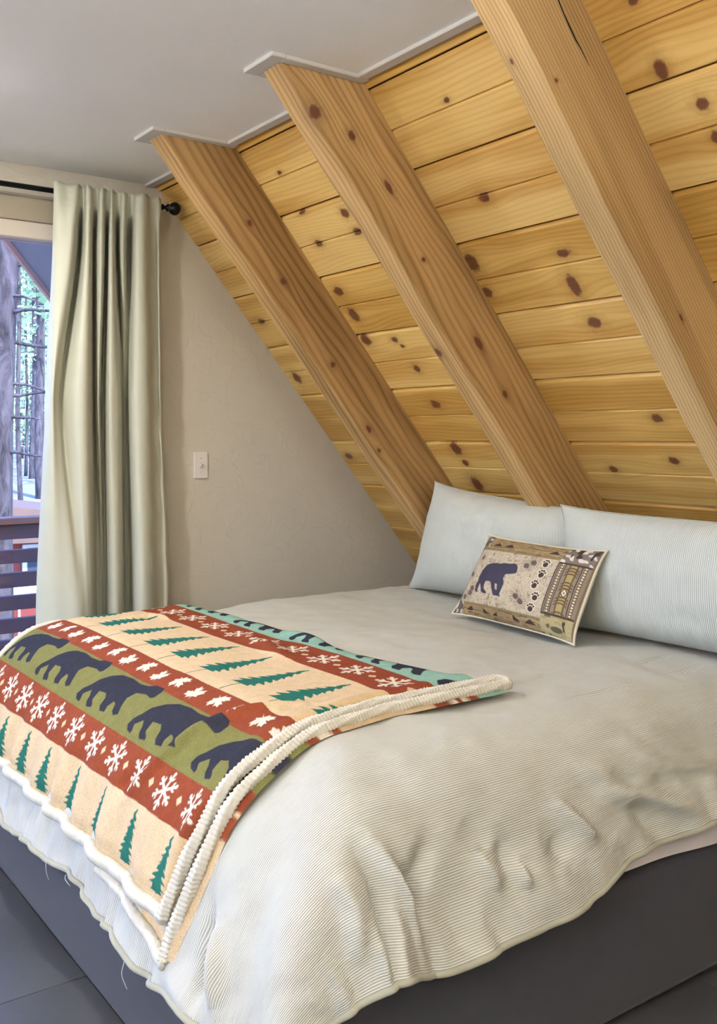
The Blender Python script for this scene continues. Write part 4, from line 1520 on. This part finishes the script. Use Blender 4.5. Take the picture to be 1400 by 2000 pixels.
# railing
Y_R = 5.72
rail = empty('deck_railing', (1.6, Y_R, 0))
tag(rail, 'dark stained deck railing with horizontal boards outside the glass door', 'railing')


def rz(py):
    return on_y(35, py, Y_R)[2]


box('top_rail', (0.2, Y_R - 0.05, rz(1023)), (2.9, Y_R + 0.09, rz(1010)), M['redwood'], rail, 0.004)
for (a, b) in ((1024, 1052), (1073, 1099), (1117, 1146), (1162, 1190), (1206, 1234), (1247, 1276), (1290, 1318)):
    box('rail_board', (0.2, Y_R - 0.02, rz(b)), (2.9, Y_R + 0.018, rz(a)), M['stain'], rail, 0.003)
for xp in (0.3, 2.02, 2.85):
    box('post', (xp, Y_R + 0.019, -0.1), (xp + 0.09, Y_R + 0.109, rz(1024)), M['stain'], rail, 0.004)

# neighbour's cabin below the slope
cab = empty('cabin', at(30, 1100, 13.0))
cc = np.array(at(20, 1080, 13.0))
gz = ground_z(cc[1]) - 0.6
tag(cab, 'small red cabin with white window frames seen between the railing boards', 'cabin')
X0, Y0 = cc[0] - 2.6, cc[1]
eave = at(20, 1050, 13.0)[2]
box('wall', (X0, Y0, gz), (X0 + 6.0, Y0 + 4.0, eave), M['redwall'], cab)
rp = [(X0 - 0.3, Y0 - 0.4, eave), (X0 + 2.35, Y0 - 0.4, at(4, 985, 12.8)[2]), (X0 + 6.3, Y0 - 0.4, eave - 0.1)]
v = rp + [(a, Y0 + 4.3, c) for a, b, c in rp]
mesh_obj('roof', v, [(0, 1, 2), (5, 4, 3), (0, 3, 4, 1), (1, 4, 5, 2), (2, 5, 3, 0)], M['shingle'], cab)
for k_, wx in enumerate((0.35, 1.5, 2.75, 3.4, 4.1)):
    wnd = box('window', (X0 + wx, Y0 - 0.05, eave - 0.75), (X0 + wx + 0.42, Y0 - 0.001, eave - 0.10), M['whitewood'], cab, 0.01)
    p = box('pane', (X0 + wx + 0.06, Y0 - 0.058, eave - 0.70), (X0 + wx + 0.36, Y0 - 0.049, eave - 0.15), M['winpane'])
    p.parent = wnd
# lower platform: red boards, white strips and slab drawn for sunlit gaps and ground
low = empty('lower_platform', at(30, 1200, 9.5))
tag(low, 'red boarded platform below the deck railing, with sunlit gaps drawn as white strips', 'platform')
lp = np.array(at(30, 1185, 9.5))
box('boards', (lp[0] - 2.5, lp[1], lp[2] - 1.6), (lp[0] + 3.0, lp[1] + 0.1, lp[2]), M['deck'], low)
box('step', (lp[0] - 2.5, lp[1] + 0.1, lp[2] - 0.1), (lp[0] + 3.0, lp[1] + 1.3, lp[2] + 0.02), M['whitewood'], low)  # white slab standing for bright sunlit ground
for i in range(12):
    xx = lp[0] - 1.6 + i * 0.27
    box('sunlit_gap', (xx, lp[1] - 0.03, lp[2] - 1.5), (xx + 0.02, lp[1] - 0.001, lp[2] - 0.02), M['whitewood'], low)


def tree(name, px_bot, px_top, t, dia, label, branches=(), crown=0, cz=(3, 12), seed=0, mat=None, height=14.0, group='pines on the slope'):
    r = random.Random(seed)
    b = np.array(at(px_bot, 900, t))
    b[2] = ground_z(b[1]) - 0.15
    tp = np.array(at(px_top, 480, t))
    d = (tp - np.array(at(px_bot, 1000, t)))
    d = d / d[2]
    root = empty(name, tuple(b))
    tag(root, label, 'tree', group)
    path, rad = [], []
    for i in range(16):
        h = height * i / 15.0
        path.append((b[0] + d[0] * h + 0.03 * math.sin(i + seed), b[1] + d[1] * h, b[2] + h))
        rad.append(dia / 2 * (1.12 if i == 0 else 1.0) * (1 - 0.6 * i / 15.0))
    tube('trunk', path, rad, M['bark'], root, 18, noise=0.05, seed=seed)
    for (py, ln, up, side) in branches:
        h = at(px_bot, py, t)[2] - b[2]
        f = min(max(h / height, 0), 1)
        c = Vector((b[0] + d[0] * h, b[1] + d[1] * h, b[2] + h))
        dr = Vector((CA * side, -SA * side, 0)) + Vector((-SA, -CA, 0)) * r.uniform(-0.3, 0.5)
        pts = [c + dr * (ln * q) + Vector((0, 0, up * q * ln - 0.10 * ln * q * q + 0.02 * ln * math.sin(q * 7 + py))) for q in np.linspace(0, 1, 8)]
        tube('branch', pts, [0.018 * dia / 0.4 * (1 - 0.8 * q) + 0.004 for q in np.linspace(0, 1, 8)], M['bark'], root, 7)
    if crown:
        vs, fs = [], []
        for i in range(crown):
            h = r.uniform(*cz)
            rr_ = (0.4 + 1.5 * (1 - (h - cz[0]) / (cz[1] - cz[0]) * 0.75)) * math.sqrt(r.random())
            th = r.uniform(0, 6.283)
            p = Vector((b[0] + d[0] * h + rr_ * math.cos(th), b[1] + d[1] * h + rr_ * math.sin(th), b[2] + h - 0.25 * rr_))
            L = r.uniform(0.10, 0.34)
            q = Vector((r.uniform(-1, 1), r.uniform(-1, 1), r.uniform(-0.7, 0.5))).normalized() * L
            w = Vector((r.uniform(-1, 1), r.uniform(-1, 1), r.uniform(-1, 1))).normalized() * L * 0.35
            k0 = len(vs)
            vs += [p, p + q * 0.5 + w, p + q, p + q * 0.5 - w]
            fs.append((k0, k0 + 1, k0 + 2, k0 + 3))
        cr_ = mesh_obj('crown', vs, fs, mat or M['needle'], root)
        cr_['kind'] = 'stuff'
    return root


tree('pine_tree', -18, -8, 9.0, 0.37, 'thick rough barked pine trunk closest to the deck, cut by the picture edge', branches=[(520, 0.5, 0.1, 1), (575, 0.35, -0.1, 1), (615, 0.75, 0.12, 1), (668, 0.9, -0.02, 1), (745, 0.45, -0.1, 1), (775, 0.5, 0.15, 1), (812, 0.4, 0, 1), (885, 0.45, 0.05, 1)], seed=1)
tree('pine_tree', 39, 34, 21.0, 0.11, 'slim young pine trunk standing between two thicker ones', branches=[(700, 0.8, 0.3, -1), (760, 0.7, 0.2, 1)], crown=900, cz=(4.5, 11), seed=2, height=12)
tree('pine_tree', 80, 76, 26.0, 0.26, 'broad grey pine trunk half hidden by the curtain edge', branches=[(690, 0.9, 0.1, -1)], crown=1200, cz=(5, 13), seed=3)
tree('pine_tree', 64, 70, 31.5, 0.20, 'pale pine trunk leaning behind the broad grey one', crown=1200, cz=(4, 12), seed=4, mat=M['needle2'])
tree('pine_tree', 52, 51, 36.0, 0.12, 'thin dark pine trunk far back by the fence', crown=1000, cz=(3, 11), seed=5, mat=M['needle2'])
far_lab = ['sunlit far pine showing above the fence beside the thick trunk', 'distant feathery pine rising left of the slim trunk', 'distant pale pine crown between the slim and broad trunks', 'hazy far pine crown just beside the curtain edge',
           'tall distant pine whose crown fills the gap under the roof edge', 'far low pine behind the wire fence', 'farthest yellow green pine on the rise', 'distant pine at the back with drooping pale boughs']
for i, (px, t, hh) in enumerate(((14, 41, 15), (40, 46, 16), (62, 50, 16), (92, 54, 16), (72, 58, 19), (45, 63, 18), (20, 68, 20), (100, 73, 20))):
    tree('pine_tree', px, px, t, 0.25, far_lab[i], crown=1500, cz=(1.2, hh - 1), seed=20 + i, mat=M['needle2'] if i % 2 else M['needle'], height=hh, group='far pines')

fence = empty('fence', at(50, 905, 40.0))
tag(fence, 'low wire and post fence far off along the slope', 'fence')
fc = np.array(at(40, 905, 40.0))
for i in range(9):
    xx = fc[0] - 4 + i * 1.2
    box('post', (xx, fc[1], fc[2] - 0.2), (xx + 0.08, fc[1] + 0.08, fc[2] + 0.75), M['wire'], fence)
for hh in (0.15, 0.42, 0.70):
    box('rail', (fc[0] - 4, fc[1] + 0.02, fc[2] + hh), (fc[0] + 6, fc[1] + 0.05, fc[2] + hh + 0.035), M['wire'], fence)
